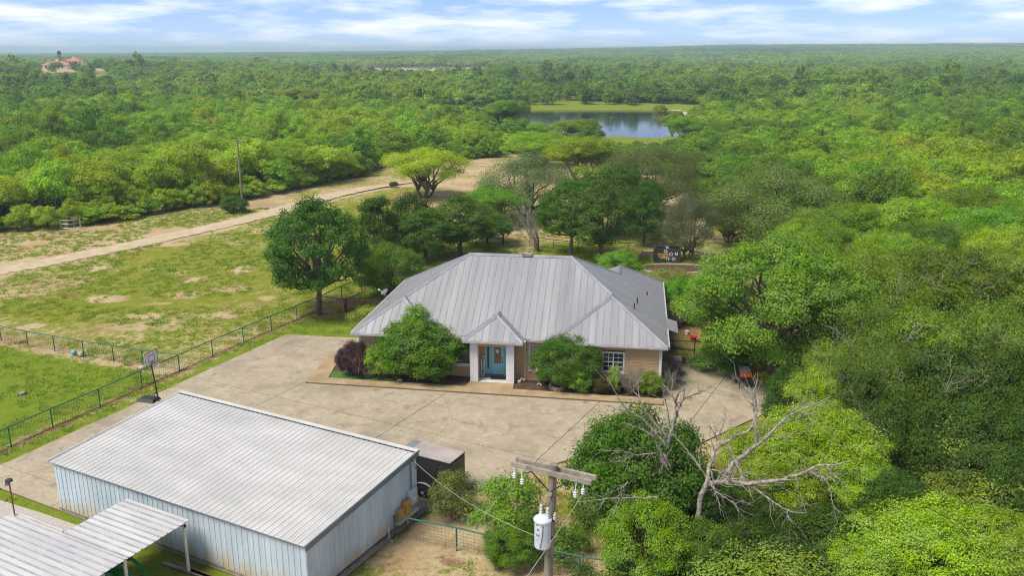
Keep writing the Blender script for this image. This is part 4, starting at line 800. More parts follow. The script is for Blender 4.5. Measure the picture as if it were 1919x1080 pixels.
def mark(a, z, w_, h):   # stencilled marks, too worn to read, wrapped on the tank
    V = [];
    for aa in (a, a + w_):
        for zz in (z, z + h): V.append(tx + Vector((0.254 * cos(aa), 0.254 * sin(aa), zz)))
    mk.add(V, [(0, 2, 3, 1)])
for a, z, w_, h in ((-2.35, 0.14, 0.10, 0.07), (-2.20, 0.14, 0.10, 0.07), (-2.5, -0.04, 0.08, 0.06), (-2.38, -0.04, 0.08, 0.06), (-2.26, -0.04, 0.08, 0.06), (-2.14, -0.045, 0.12, 0.06), (-2.5, -0.2, 0.05, 0.04), (-2.3, -0.2, 0.05, 0.04), (-2.5, 0.3, 0.3, 0.035), (-1.72, 0.28, 0.2, 0.035)): mark(a, z, w_, h)
mk.build('stencil_mark', 'acgrey', tb)
def wire(name, a, b, sag, r, label, m='wire', n=22):
    P = []
    for i in range(n + 1):
        t_ = i / n; p = Vector(a).lerp(Vector(b), t_); p.z -= sag * 4 * t_ * (1 - t_); P.append(p)
    return tag(MB().tube(P, r, 5).build(name, m), label, 'wire')
mat('pale_wire', (0.34, 0.31, 0.25), None, rough=0.5)
wire('power_line', INS[0], G(700, 1210, 8.0), 0.05, 0.007, 'pale power line running from the near end of the crossarm over the bare soil', 'pale_wire')
wire('power_line', INS[3], G(870, 1250, 8.2), 0.05, 0.011, 'thick pale power line passing in front of the transformer', 'pale_wire')
MAST = S2W(0.2, 7.1) + Vector((0, 0, 3.05))
wire('service_wire', MAST, TX + Vector((-0.2, -0.1, -0.1)), 0.35, 0.010, 'sagging pale service wire from the shed to the transformer', 'pale_wire')
MB().tube([L_(cc + dA * -0.2 + Vector((0, 0, -0.5))), tx + Vector((-0.1, 0.1, 1.3)), tx + Vector((-0.05, 0.12, 0.85))], 0.01, 5).tube([tx + Vector((0.14, -0.06, 0.85)), tx + Vector((0.3, 0, 1.2)), tx + Vector((0.32, 0.05, 1.8))], 0.01, 5).tube([tx + Vector((0.0, -0.27, 0.3)), tx + Vector((-0.02, -0.27, 0)), tx + Vector((-0.1, -0.26, -0.5))], 0.01, 5).build('jumper_wire', 'black', up)
B2 = G(455, 388); fp = thing('utility_pole', B2, 'slender wooden utility pole with short crossarm standing by the dirt track', 'utility pole')
h2 = zat(B2.y, 262); MB().tube([(0, 0, 0), (0.0, 0, h2)], [0.16, 0.11], 10).build('pole', 'polewood', fp)
MB().bar((-0.6, 0.13, h2 - 0.18), (0.6, 0.13, h2 - 0.22), 0.1, 0.12).build('crossarm', 'oldwood', fp)
for x in (-0.5, 0.5): MB().lathe([(0.03, 0), (0.07, 0.03), (0.04, 0.12), (0.02, 0.16)], (x, 0.13, h2 - 0.16), 10).build('insulator', 'porcelain', fp)
# ================================================================== FENCES
def fence(P, h, name, label, m='green_pipe', mesh=True, rail=0.035, bottom=None, pr=0.038, group=None, skip=()):
    f = thing(name, P[0], label, 'fence', 0, group); o = P[0]
    for i, p in enumerate(P):
        q = p - o; MB().tube([(q.x, q.y, -0.05), (q.x, q.y, h)], pr, 8).build('post', m, f)
    for i in range(len(P) - 1):
        a, b = P[i] - o, P[i + 1] - o
        if i in skip: continue
        MB().tube([(a.x, a.y, h), (b.x, b.y, h)], rail, 6).build('top_rail', m, f)
        if bottom: MB().tube([(a.x, a.y, 0.07), (b.x, b.y, 0.07)], 0.03, 5).build('bottom_rail', bottom, f)
    if mesh:
        wb = MB()
        for i in range(len(P) - 1):
            if i in skip: continue
            a, b = P[i] - o, P[i + 1] - o; Ln = (b - a).length; n_ = max(2, int(Ln / 0.17))
            for k_ in range(1, n_):
                p = a.lerp(b, k_ / n_); wb.bar((p.x, p.y, 0.06), (p.x, p.y, h - 0.03), 0.007, 0.007)
            for k_ in range(1, 7): wb.bar((a.x, a.y, h * k_ / 7.2), (b.x, b.y, h * k_ / 7.2), 0.007, 0.007)
        wb.build('wire_mesh', 'wire', f, kind='stuff')
    return f
fence(FENCE_W[:11], 1.2, 'pipe_fence', 'green pipe and wire fence running along the driveway edge', bottom='rust')
fence(FENCE_W[10:13], 1.2, 'pipe_fence', 'short dark fence section behind the big round tree', 'dark_metal')
fence(FENCE_W[12:], 1.2, 'pipe_fence', 'dark wire fence receding along the back yard behind the trees', 'dark_metal')
fence(CROSS_W[:-1] + [CROSS_W[-1] + Vector((-0.05, 0.1, 0))], 1.2, 'pipe_fence', 'green wire fence crossing between the lawn and the patchy field')
fence([G(602.5, 580), G(646, 586)], 1.15, 'pipe_fence', 'short dark fence between the big round tree and the gate', 'dark_metal')
BF = [G(*p) for p in ((993, 462.5), (1037.5, 467.5), (1083, 473), (1130, 473.5), (1178, 474), (1228, 479), (1280, 487), (1328, 496.5), (1383, 501))]
fence(BF, 1.1, 'pipe_fence', 'rusty pipe fence across the back yard behind the house', 'dark_metal', rail=0.04)
NF = [G(740, 1010), G(856, 1034), G(966, 1062), G(1085, 1090), G(1225, 1112)]
fence(NF, 1.15, 'pipe_fence', 'green pipe fence from the shed corner across the bare soil')
RFa, RFb = G(1233, 1080, 1.2), G(1345, 938, 1.2)
fence([Vector((v.x, v.y, 0)) for v in (RFa + (RFa - RFb) * 0.3, RFa.lerp(RFb, 0.15), RFa.lerp(RFb, 0.62), RFb)], 1.2, 'pipe_fence', 'green pipe fence leading away under the dead tree')
fence([H2W(21.0, 7.4), H2W(22.8, 7.35), H2W(24.6, 7.3), H2W(26.6, 7.2)], 1.15, 'pipe_fence', 'dark rail fence beside the air conditioner and leaf litter', 'dark_metal')
def gate(a, b, h, label, m='dark_metal'):
    g = thing('yard_gate', a, label, 'gate'); d = b - a
    MB().tube([(0, 0, 0.12), (0, 0, h), (d.x, d.y, h), (d.x, d.y, 0.12), (0, 0, 0.12)], 0.028, 6).build('gate_frame', m, g)
    wb = MB(); n_ = int(d.length / 0.15)
    for k_ in range(1, n_): wb.bar((d.x * k_ / n_, d.y * k_ / n_, 0.14), (d.x * k_ / n_, d.y * k_ / n_, h), 0.006, 0.006)
    for k_ in range(1, 6): wb.bar((0, 0, 0.12 + (h - 0.12) * k_ / 6), (d.x, d.y, 0.12 + (h - 0.12) * k_ / 6), 0.006, 0.006)
    wb.build('wire_mesh', 'wire', g, kind='stuff'); MB().tube([(-0.08, 0, 0), (-0.08, 0, h + 0.12)], 0.06, 8).build('gate_post', m, g); return g
gate(G(651, 585), G(685, 570), 1.15, 'dark metal yard gate beside the roof corner and the big round tree')
gate(G(944, 458), G(931, 446), 1.2, 'open wire gate standing in the back yard')
# ================================================================== BASKETBALL HOOP
hp_b = G(283, 753); hoop = thing('basketball_hoop', hp_b, 'portable basketball hoop with white backboard on the driveway edge', 'basketball hoop', radians(-20))
MB().add([(-0.75, -0.42, 0.08), (0.45, -0.42, 0.08), (0.45, 0.42, 0.08), (-0.75, 0.42, 0.08), (-0.62, -0.3, 0.26), (0.36, -0.3, 0.26), (0.36, 0.3, 0.26), (-0.62, 0.3, 0.26)], [(3, 2, 1, 0), (4, 5, 6, 7), (0, 1, 5, 4), (1, 2, 6, 5), (2, 3, 7, 6), (3, 0, 4, 7)]).build('base', 'black', hoop)
HR = zat(hp_b.y, 679) ; MB().tube([(0.55, 0, 0.1), (0.42, 0, 1.6), (0.30, 0, HR + 0.1)], [0.05, 0.045, 0.04], 8).build('pole', 'black', hoop)
MB().tube([(0.1, 0.2, 0.25), (0.5, 0, 0.75)], 0.018, 5).tube([(0.1, -0.2, 0.25), (0.5, 0, 0.75)], 0.018, 5).build('stay', 'black', hoop)
zb = HR - 0.1
bb = MB().box(0.36, -0.58, zb, 0.39, 0.58, zb + 0.82).build('backboard', 'offwhite', hoop)
fr = MB()
for y0, y1, z0, z1 in ((-0.6, 0.6, zb - 0.02, zb + 0.03), (-0.6, 0.6, zb + 0.79, zb + 0.84), (-0.6, -0.55, zb + 0.03, zb + 0.79), (0.55, 0.6, zb + 0.03, zb + 0.79), (-0.3, 0.3, zb + 0.16, zb + 0.2), (-0.3, 0.3, zb + 0.56, zb + 0.6), (-0.3, -0.26, zb + 0.2, zb + 0.56), (0.26, 0.3, zb + 0.2, zb + 0.56)): fr.box(0.392, y0, z0, 0.40, y1, z1)
fr.build('board_frame', 'acgrey', bb)
MB().tube([(0.30, 0.0, zb + 0.1), (0.36, 0, zb + 0.4)], 0.03, 6).build('bracket', 'black', hoop)
ri = MB(); P = [(0.66 + 0.23 * cos(a), 0.23 * sin(a), zb + 0.12) for a in [2 * pi * k / 20 for k in range(21)]]
ri.tube(P, 0.014, 6).bar((0.40, 0, zb + 0.12), (0.45, 0, zb + 0.12), 0.12, 0.02).build('rim', 'red', hoop)
ne = MB()
for k_ in range(12):
    a = 2 * pi * k_ / 12
    for sgn in (1, -1): ne.tube([(0.66 + 0.23 * cos(a), 0.23 * sin(a), zb + 0.12), (0.66 + 0.17 * cos(a + sgn * 0.26), 0.17 * sin(a + sgn * 0.26), zb - 0.08), (0.66 + 0.12 * cos(a + sgn * 0.5), 0.12 * sin(a + sgn * 0.5), zb - 0.30)], 0.006, 4)
ne.build('net', 'white', hoop); hoop.rotation_euler = (0, 0, radians(-14))
# ================================================================== SMALL THINGS
def uvs(c, r, n=14, sq=1.0): return MB().lathe([(max(0.002, r * sin(pi * k / 8)), -r * cos(pi * k / 8) * sq) for k in range(9)], c, n)
for px, py, r, m, lb in ((139, 666, 0.2, 'teal', 'blue ball lying against the cross fence on the lawn'), (152, 669, 0.19, 'tan_ball', 'beige ball lying beside the blue ball on the lawn')):
    p = G(px, py); o = uvs((0, 0, r), r).build('play_ball', m, None, smooth=True); o.location = p; tag(o, lb, 'ball')
p = G(266, 692); o = uvs((0, 0, 0.12), 0.24, 9, 0.6).build('rock', 'stone'); o.location = p; tag(o, 'pale rock at the foot of the fence corner', 'rock')
p = G(41, 740); st = thing('tree_stump', p, 'low cut tree stump on the green lawn', 'stump'); MB().lathe([(0.32, -0.02), (0.26, 0.06), (0.24, 0.14), (0.2, 0.15)], (0, 0, 0), 11).build('trunk', BARK, st); MB().lathe([(0.2, 0.151), (0.05, 0.16)], (0, 0, 0), 11).build('cut_face', 'oldwood', st)
hr_p = G(133, 428); hr = thing('hay_ring', hr_p, 'round galvanised hay ring feeder at the edge of the woods', 'hay feeder')
for zz in (0.25, 0.75, 1.2): MB().tube([(1.15 * cos(2 * pi * k_ / 24), 1.15 * sin(2 * pi * k_ / 24), zz) for k_ in range(25)], 0.025, 5).build('hoop', 'galv', hr)
for k_ in range(8): MB().tube([(1.15 * cos(pi * k_ / 4), 1.15 * sin(pi * k_ / 4), 0), (1.15 * cos(pi * k_ / 4), 1.15 * sin(pi * k_ / 4), 1.2)], 0.022, 5).build('leg', 'galv', hr)
# porch things
mt = tag(MB().box(-0.52, -0.30, 0, 0.52, 0.30, 0.02).build('doormat', 'black'), 'black rectangular doormat before the blue front door', 'doormat'); mt.location = H2W(9.72, 0.85, F0 - 0.004); mt.rotation_euler = (0, 0, -HA)
ws = thing('welcome_sign', H2W(8.62, 1.02, F0), 'tall white porch sign with black vertical lettering leaning by the door', 'sign', -HA)
MB().add([(-0.12, 0, 0), (0.12, 0, 0), (0.12, 0.025, 0), (-0.12, 0.025, 0), (-0.12, 0.22, 1.35), (0.12, 0.22, 1.35), (0.12, 0.245, 1.35), (-0.12, 0.245, 1.35)], [(3, 2, 1, 0), (4, 5, 6, 7), (0, 1, 5, 4), (1, 2, 6, 5), (2, 3, 7, 6), (3, 0, 4, 7)]).build('board', 'white', ws)
dg = None
for i, ch in enumerate('WELCOME'):
    cu = bpy.data.curves.new('letter', 'FONT'); cu.body = ch; cu.size = 0.22; cu.align_x = 'CENTER'; cu.extrude = 0.004; cu.offset = 0.006
    o = bpy.data.objects.new('letter', cu); col.objects.link(o); dg = bpy.context.evaluated_depsgraph_get(); me = bpy.data.meshes.new_from_object(o.evaluated_get(dg)); bpy.data.objects.remove(o); me.materials.clear(); me.materials.append(MATS['black'])
    q = link('letter', me, ws); s_ = 1.12 - i * 0.175; q.location = (0, 0.22 * s_ / 1.35 - 0.01, s_); q.rotation_euler = (radians(90 - 9), 0, 0)
# table with a teapot, figurine and stone planter in the bed
tb_ = thing('pedestal_table', H2W(12.45, -0.15, 0.15), 'brown round pedestal table in the bed beside the porch', 'table', -HA)
MB().lathe([(0.55, 0.92), (0.58, 0.95), (0.58, 0.98), (0.5, 1.0)], (0.1, 0.25, 0), 10).build('table_top', 'brown', tb_); MB().lathe([(0.06, 0.0), (0.05, 0.15), (0.075, 0.25), (0.07, 0.6), (0.09, 0.9)], (0.1, 0.25, 0), 10).build('pedestal', 'brown', tb_)
for k_ in range(4): MB().bar((0.1, 0.25, 0.1), (0.1 + 0.22 * cos(k_ * pi / 2 + 0.6), 0.25 + 0.22 * sin(k_ * pi / 2 + 0.6), 0.03), 0.06, 0.06).build('foot', 'offwhite', tb_)
tp = thing('teapot_planter', H2W(12.45, 0.08, 1.152), 'white teapot on a saucer on the pedestal table', 'teapot', -HA)
MB().lathe([(0.12, 0), (0.2, 0.02), (0.22, 0.04), (0.1, 0.03)], (0, 0, 0), 12).build('saucer', 'white', tp); uvs((0, 0, 0.15), 0.12, 12, 0.85).build('pot', 'porcelain', tp, smooth=True); MB().lathe([(0.08, 0.24), (0.05, 0.29), (0.015, 0.3), (0.02, 0.33)], (0, 0, 0), 10).build('lid', 'cap', tp); MB().tube([(-0.1, 0, 0.12), (-0.19, 0, 0.2), (-0.2, 0, 0.25)], 0.02, 6).build('spout', 'white', tp)
fg = thing('garden_figurine', H2W(11.3, -0.45, 0.15), 'small pale long-legged bird figurine in the mulch beside the porch', 'figurine', -HA)
for x in (-0.03, 0.04): MB().tube([(x, 0, 0), (x, 0.02, 0.34)], 0.012, 5).build('leg', 'oldwood', fg)
MB().tube([(-0.14, 0, 0.40), (-0.04, 0, 0.38), (0.06, 0, 0.42), (0.1, 0, 0.55), (0.14, 0, 0.62), (0.24, 0, 0.58)], [0.02, 0.07, 0.06, 0.03, 0.035, 0.01], 8).build('body', 'stone', fg, smooth=True)
pl = thing('stone_planter', H2W(13.75, -0.25, 0.15), 'low round stone planter half hidden by the right bush', 'planter', -HA)
for k_ in range(14):
    a = 2 * pi * k_ / 14
    for r_ in range(2): q = MB().box(-0.1, -0.07, 0, 0.1, 0.07, 0.115).build('stone', 'stone', pl); q.location = (0.5 * cos(a + r_ * 0.22), 0.5 * sin(a + r_ * 0.22), r_ * 0.12); q.rotation_euler = (0, 0, a + r_ * 0.22 + pi / 2)
tag(MB().box(-0.16, -0.09, 0, 0.16, 0.09, 0.09).build('brick_marker', 'offwhite'), 'small pale block lying in the mulch before the large clipped bush', 'block').location = H2W(3.35, -0.5, 0.15)
for k_, (x, y, r) in enumerate(((11.1, 0.55, 0.14), (11.45, 0.62, 0.17), (11.2, 0.2, 0.12))):
    o = uvs((0, 0, r * 0.5), r, 8, 0.6).build('rock', 'tan_ball'); o.location = H2W(x, y, 0.15); tag(o, ['tan rock touching the wall right beside the porch', 'larger tan rock under the window beside the porch', 'smallest tan rock beside the porch column'][k_], 'rock')
# air conditioner and things at the right end of the house
ac = thing('air_conditioner', H2W(HW + 0.62, 3.35, 0.1), 'grey air conditioner unit at the right end wall of the house', 'air conditioner', -HA)
MB().box(-0.48, -0.48, -0.1, 0.48, 0.48, 0.0).build('pad', 'cinder', ac); MB().box(-0.42, -0.42, 0.0, 0.42, 0.42, 1.15).build('casing', 'acgrey', ac)
lv = MB()
for k_ in range(13): lv.box(-0.40 + k_ * 0.065, -0.432, 0.06, -0.40 + k_ * 0.065 + 0.02, -0.421, 1.1).box(0.421, -0.40 + k_ * 0.065, 0.06, 0.432, -0.40 + k_ * 0.065 + 0.02, 1.1)
lv.build('louvre', 'dark_metal', ac); MB().box(-0.44, -0.44, 1.15, 0.44, 0.44, 1.2).lathe([(0.34, 1.2), (0.34, 1.23), (0.3, 1.23)], (0, 0, 0), 18).build('top_cover', 'acgrey', ac)
for k_, (x, y) in enumerate(((21.1, 2.0), (21.5, 2.0), (21.75, 1.7))):
    o = thing('concrete_block', H2W(x, y, 0.08), ['hollow concrete block against the wall below the air conditioner', 'hollow concrete block in the middle below the air conditioner', 'hollow concrete block lying outermost on the drive below the air conditioner'][k_], 'block', -HA + 0.2 * k_)
    MB().box(-0.2, -0.1, 0, 0.2, -0.07, 0.2).box(-0.2, 0.07, 0, 0.2, 0.1, 0.2).box(-0.2, -0.07, 0, -0.16, 0.07, 0.2).box(0.16, -0.07, 0, 0.2, 0.07, 0.2).box(-0.02, -0.07, 0, 0.02, 0.07, 0.2).build('shell', 'cinder', o)
p = G(1299, 640); pot = thing('flower_pot', p, 'red flower pot at the edge of the grass beside the house', 'flower pot'); MB().lathe([(0.16, 0), (0.24, 0.34), (0.27, 0.34), (0.27, 0.42), (0.22, 0.42), (0.2, 0.34)], (0, 0, 0), 14).build('pot', 'red', pot); MB().lathe([(0.28, 0), (0.3, 0.04), (0.1, 0.03)], (0, 0, 0), 14).build('saucer', 'dark_metal', pot)
p = G(1287, 627); bk = thing('bucket', p, 'small white bucket lying in the leaves behind the air conditioner', 'bucket'); MB().lathe([(0.14, 0), (0.18, 0.3), (0.17, 0.3), (0.13, 0.03)], (0, 0, 0), 14).build('tub', 'white', bk); MB().tube([(-0.17, 0, 0.28), (0, 0.12, 0.22), (0.17, 0, 0.28)], 0.008, 4).build('handle', 'galv', bk)
lg = tag(MB().tube([(-0.9, 0.35, 0.12), (0, 0, 0.13), (0.9, -0.4, 0.12)], [0.12, 0.14, 0.11], 8).build('log', BARK), 'dark log lying in the leaf litter beyond the air conditioner', 'log'); lg.location = G(1275, 655)
# barrel smoker and wooden bench on the drive's right edge
gr = thing('barrel_smoker', G(1395, 728), 'barbecue smoker with orange lid front at the right edge of the drive', 'smoker', radians(-6))
MB().lathe([(0.30, -0.55), (0.32, -0.52), (0.32, 0.52), (0.30, 0.55)], (0.02, 0.35, 0.78), 16, 'y').build('barrel', 'black', gr); MB().box(-0.38, -0.24, 0.86, 0.36, -0.2, 1.12).build('lid_front', 'orange', gr)
tt = MB()
for k_ in range(4): MB().box(-0.36 + k_ * 0.18, -0.18, 1.12, -0.36 + k_ * 0.18 + 0.165, 1.0, 1.15).build('slat', 'oldwood', gr)
for x in (-0.34, 0.3):
    for y in (-0.18, 0.85): MB().bar((x, y, 0), (x, y, 1.12), 0.04, 0.04).build('leg', 'black', gr)
MB().tube([(0.38, -0.2, 1.0), (0.5, -0.2, 1.0)], 0.02, 6).build('handle', 'red', gr)
bn_ = thing('wooden_bench', G(1378, 722), 'low weathered wooden bench standing beside the smoker', 'bench', radians(-4))
for k_ in range(3): MB().box(-0.22 + k_ * 0.15, -0.1, 0.44, -0.22 + k_ * 0.15 + 0.135, 1.2, 0.48).build('slat', 'oldwood', bn_)
for x in (-0.17, 0.17):
    for y in (0.0, 1.05): MB().bar((x, y, 0), (x, y, 0.44), 0.07, 0.07).build('leg', 'oldwood', bn_)
# back yard: painted block fire pit with timber bed, bench
fpw = G(1250, 492); pit = thing('painted_block_bin', fpw, 'black painted block bin with orange grin and white flower shapes in the back yard', 'block bin', radians(-6))
for r_ in range(6):
    for k_ in range(6):
        x0 = -1.35 + k_ * 0.45 + (0.0 if r_ % 2 == 0 else -0.225); xa, xb = max(x0, -1.35), min(x0 + 0.44, 1.35)
        if k_ == 5 and r_ % 2: MB().box(1.125, -0.1, r_ * 0.24, 1.35, 0.1, r_ * 0.24 + 0.232).build('block', 'mural_black', pit)
        MB().box(xa, -0.1, r_ * 0.24, xb, 0.1, r_ * 0.24 + 0.232).build('block', 'mural_black', pit)
    for x in (-1.25, 1.25): MB().box(x - 0.1, 0.105, r_ * 0.24, x + 0.1, 1.5, r_ * 0.24 + 0.232).build('block', 'mural_black', pit)
MB().box(-1.15, 1.3, 0, 1.15, 1.5, 1.43).build('rear_wall', 'mural_black', pit); MB().box(-0.15, 0.11, 1.3, 0.15, 1.29, 1.44).build('cap_board', 'cinder', pit)
def flat(P, z, m, nm): MB().add([(x, -0.104 - z, y) for x, y in P], [tuple(range(len(P)))]).build(nm, m, pit)
cres = [(-1.0 + 0.02, 1.0)] + [(-0.45 + 0.55 * cos(a), 0.92 + 0.52 * sin(a)) for a in [pi + pi * k_ / 10 for k_ in range(11)]] + [(0.05, 1.05), (-0.2, 0.9), (-0.45, 0.84), (-0.72, 0.92)]
flat([(-0.45 + 0.55 * cos(a), 0.95 + 0.55 * sin(a)) for a in [pi + pi * k_ / 12 for k_ in range(13)]] + [(-0.1, 1.0), (-0.45, 0.92), (-0.8, 1.0)], 0.0, mat('mural_orange', (0.46, 0.20, 0.03), (0.56, 0.30, 0.07), 6, 0.8), 'painted_grin')
flat([(-0.45 + 0.42 * cos(a), 0.85 + 0.30 * sin(a)) for a in [pi + pi * k_ / 10 for k_ in range(11)]] + [(-0.45, 0.76)], 0.003, 'rust', 'painted_mouth')
for x in (-0.5, -0.34): flat([(x - 0.06, 0.60), (x + 0.06, 0.60), (x + 0.05, 0.70), (x - 0.05, 0.70)], 0.006, 'white', 'painted_tooth')
for cx_, cz, r in ((-0.2, 1.2, 0.14), (0.35, 0.9, 0.17), (0.9, 0.95, 0.13), (0.05, 0.45, 0.15), (0.65, 0.42, 0.15)):
    for k_ in range(5):
        a = 2 * pi * k_ / 5 + cx_; flat([(cx_ + r * cos(a) + 0.065 * cos(b), cz + r * 0.9 * sin(a) + 0.065 * sin(b)) for b in [2 * pi * j / 8 for j in range(8)]], 0.0, 'white', 'painted_petal')
tbd = thing('timber_planter', G(1215, 480), 'grey timber planter box beside the painted block bin', 'planter', radians(-4))
for k_ in range(2):
    for y in (-0.6, 0.6): MB().box(-0.9, y - 0.06, k_ * 0.19, 0.9, y + 0.06, k_ * 0.19 + 0.18).build('sleeper', 'oldwood', tbd)
    for x in (-0.84, 0.84): MB().box(x - 0.06, -0.53, k_ * 0.19, x + 0.06, 0.53, k_ * 0.19 + 0.18).build('sleeper', 'oldwood', tbd)
MB().box(-0.78, -0.54, 0, 0.78, 0.54, 0.3).build('soil', 'mulch', tbd)
gb = thing('garden_bench', G(962, 432), 'weathered garden bench under the shrubs at the end of the back yard', 'bench', radians(10))
for k_ in range(3): MB().box(-0.7, k_ * 0.15 - 0.2, 0.42, 0.7, k_ * 0.15 - 0.07, 0.46).build('slat', 'oldwood', gb); MB().box(-0.7, 0.24, 0.55 + k_ * 0.13, 0.7, 0.27, 0.65 + k_ * 0.13).build('slat', 'oldwood', gb)
for x in (-0.6, 0.6): MB().bar((x, -0.15, 0), (x, -0.15, 0.42), 0.06, 0.06).bar((x, 0.24, 0), (x, 0.28, 0.95), 0.06, 0.06).build('leg', 'oldwood', gb)
# bright scrap / white car body glimpsed near the pond
wc = thing('white_rubble', G(925, 270, -1.0) * 1.0, 'white pile of broken stone glimpsed between trees before the pond', 'rubble'); wc.location.z = tz(wc.location.x, wc.location.y)
rs = random.Random(3)
for k_ in range(9): q = uvs((0, 0, 0.3), rs.uniform(0.5, 1.0), 8, 0.6).build('stone', 'white', wc); q.location = (rs.uniform(-2.6, 2.6), rs.uniform(-1.2, 1.2), 0.1); q.rotation_euler = (rs.random(), rs.random(), rs.random())
dp = G(1145, 232, WATER); dk = thing('dock_post', dp, 'wooden post with crosspiece standing in the pond', 'post'); MB().tube([(0, 0, -1.5), (0, 0, 2.4)], 0.13, 8).build('pole', 'oldwood', dk); MB().bar((-0.9, 0, 2.3), (0.9, 0, 2.3), 0.2, 0.2).build('crosspiece', 'oldwood', dk)
# ================================================================== FAR VILLA
vz = tz(-357, 700); vi = thing('hilltop_villa', (-357, 700, vz), 'distant cream villa with red tiled roofs on the far hill', 'house', radians(8))
def hiproof(x0, y0, x1, y1, z, s, ov=0.8):
    x0 -= ov; y0 -= ov; x1 += ov; y1 += ov; h = min(x1 - x0, y1 - y0) / 2
    if x1 - x0 >= y1 - y0: A, B = (x0 + h, (y0 + y1) / 2, z + s * h), (x1 - h, (y0 + y1) / 2, z + s * h)
    else: A, B = ((x0 + x1) / 2, y0 + h, z + s * h), ((x0 + x1) / 2, y1 - h, z + s * h)
    V = [(x0, y0, z), (x1, y0, z), (x1, y1, z), (x0, y1, z), A, B]
    F = [(0, 1, 5, 4), (1, 2, 5), (2, 3, 4, 5), (3, 0, 4), (3, 2, 1, 0)] if x1 - x0 >= y1 - y0 else [(0, 1, 4), (1, 2, 5, 4), (2, 3, 5), (3, 0, 4, 5), (3, 2, 1, 0)]
    return MB().add(V, F)
MB().box(-13, -5, -1, 6, 6, 3.4).build('wall', 'stucco', vi); MB().box(4.5, -4, -1, 14, 6.5, 6.4).build('wall', 'stucco', vi)
r1 = hiproof(-13, -5, 6, 6, 3.4, 0.42).build('roof', 'redroof', vi); r2 = hiproof(4.5, -4, 14, 6.5, 6.4, 0.42).build('roof', 'redroof', vi)
MB().box(-4, -1, 4, -2, 1, 7.6).build('chimney', 'stucco', r1); MB().box(8.3, 0, 7.5, 9.8, 1.5, 9.4).build('chimney', 'stucco', r2)
for x, z0, z1, y in ((-11, 0.6, 2.4, -5), (-8, 0.6, 2.4, -5), (-5, 0.2, 2.6, -5), (-2, 0.2, 2.6, -5), (1, 0.6, 2.4, -5), (7, 3.6, 5.6, -4), (11.4, 3.4, 5.6, -4), (8, 0.4, 2.6, -4), (11.6, 0.4, 2.6, -4)):
    f_ = MB().box(x, y - 0.1, z0, x + 1.6, y + 0.1, z1).build('window', 'offwhite', vi); MB().box(x + 0.15, y - 0.14, z0 + 0.15, x + 1.45, y - 0.102, z1 - 0.15).build('pane', 'glass_dark', f_)
MB().box(14.1, -4, 3.0, 17, 6, 3.3).build('balcony', 'stucco', vi)
for y in (-3.8, 0.5, 5.6): MB().tube([(16.6, y, -1), (16.6, y, 6.2)], 0.3, 8).build('column', 'stucco', vi)
wp = thing('water_tower', (-376, 735, tz(-376, 735)), 'small dark tank tower standing behind the distant villa', 'tower')
for x in (-1, 1):
    for y in (-1, 1): MB().bar((x * 1.3, y * 1.3, 0), (x * 0.8, y * 0.8, 11), 0.3, 0.3).build('leg', 'dark_metal', wp)
MB().lathe([(1.5, 11), (1.6, 11.3), (1.6, 13.2), (0.2, 14.2)], (0, 0, 0), 12).build('tank', 'dark_metal', wp)
# ================================================================== VEGETATION
def leaves_np(rng, P, Out, Ln, Wd, up=0.45, rnd=0.8, droop=0.0):
    n = len(P); unit = lambda v: v / np.maximum(np.linalg.norm(v, axis=1, keepdims=True), 1e-6)
    N_ = unit(unit(Out) * 0.9 + np.array([0, 0, up]) + rng.normal(0, rnd * 0.55, (n, 3)))
    A = rng.normal(0, 1, (n, 3)) + Out * 0.7 + np.array([0, 0, -droop]); A = unit(A - N_ * (A * N_).sum(1, keepdims=True)); B = np.cross(N_, A)
    L = (Ln * rng.uniform(0.6, 1.3, n))[:, None]; W_ = (Wd * rng.uniform(0.7, 1.25, n))[:, None]
    V = np.stack([P, P + A * L * 0.5 + B * W_ * 0.5, P + A * L - N_ * L * 0.12, P + A * L * 0.5 - B * W_ * 0.5], 1).reshape(-1, 3)
    return V, np.arange(4 * n).reshape(n, 4)
class Tubes:
    def __init__(s, n=5): s.V = []; s.F = []; s.o = 0; s.n = n
    def add(s, P, R):
        P = np.asarray(P, float); n = s.n; k = len(P); D = np.gradient(P, axis=0); D /= np.maximum(np.linalg.norm(D, axis=1, keepdims=True), 1e-6)
        ref = np.where(np.abs(D[:, 2:3]) > 0.9, np.array([[1.0, 0, 0]]), np.array([[0, 0, 1.0]])); ref = np.repeat(ref[:1], k, 0)
        U = np.cross(D, ref); U /= np.maximum(np.linalg.norm(U, axis=1, keepdims=True), 1e-6); Wv = np.cross(D, U)
        a = np.arange(n) * 2 * pi / n; R = np.asarray(R, float)[:, None, None]
        s.V.append((P[:, None] + (U[:, None] * np.cos(a)[None, :, None] + Wv[:, None] * np.sin(a)[None, :, None]) * R).reshape(-1, 3))
        i = np.arange(k - 1)[:, None] * n; j = np.arange(n)[None]; j2 = (j + 1) % n
        s.F.append((np.stack([i + j, i + j2, i + n + j2, i + n + j], -1).reshape(-1, 4)) + s.o); s.o += k * n
    def get(s): return np.concatenate(s.V), np.concatenate(s.F)
def curve(rng, a, b, n, wob, rise=0.0):
    t = np.linspace(0, 1, n)[:, None]; a, b = np.asarray(a, float), np.asarray(b, float); P = a + (b - a) * t
    L = np.linalg.norm(b - a); W_ = rng.normal(0, wob * L, (n, 3)); W_[0] = 0; W_[-1] = 0
    return P + W_ + np.array([0, 0, rise * L]) * (4 * t * (1 - t))
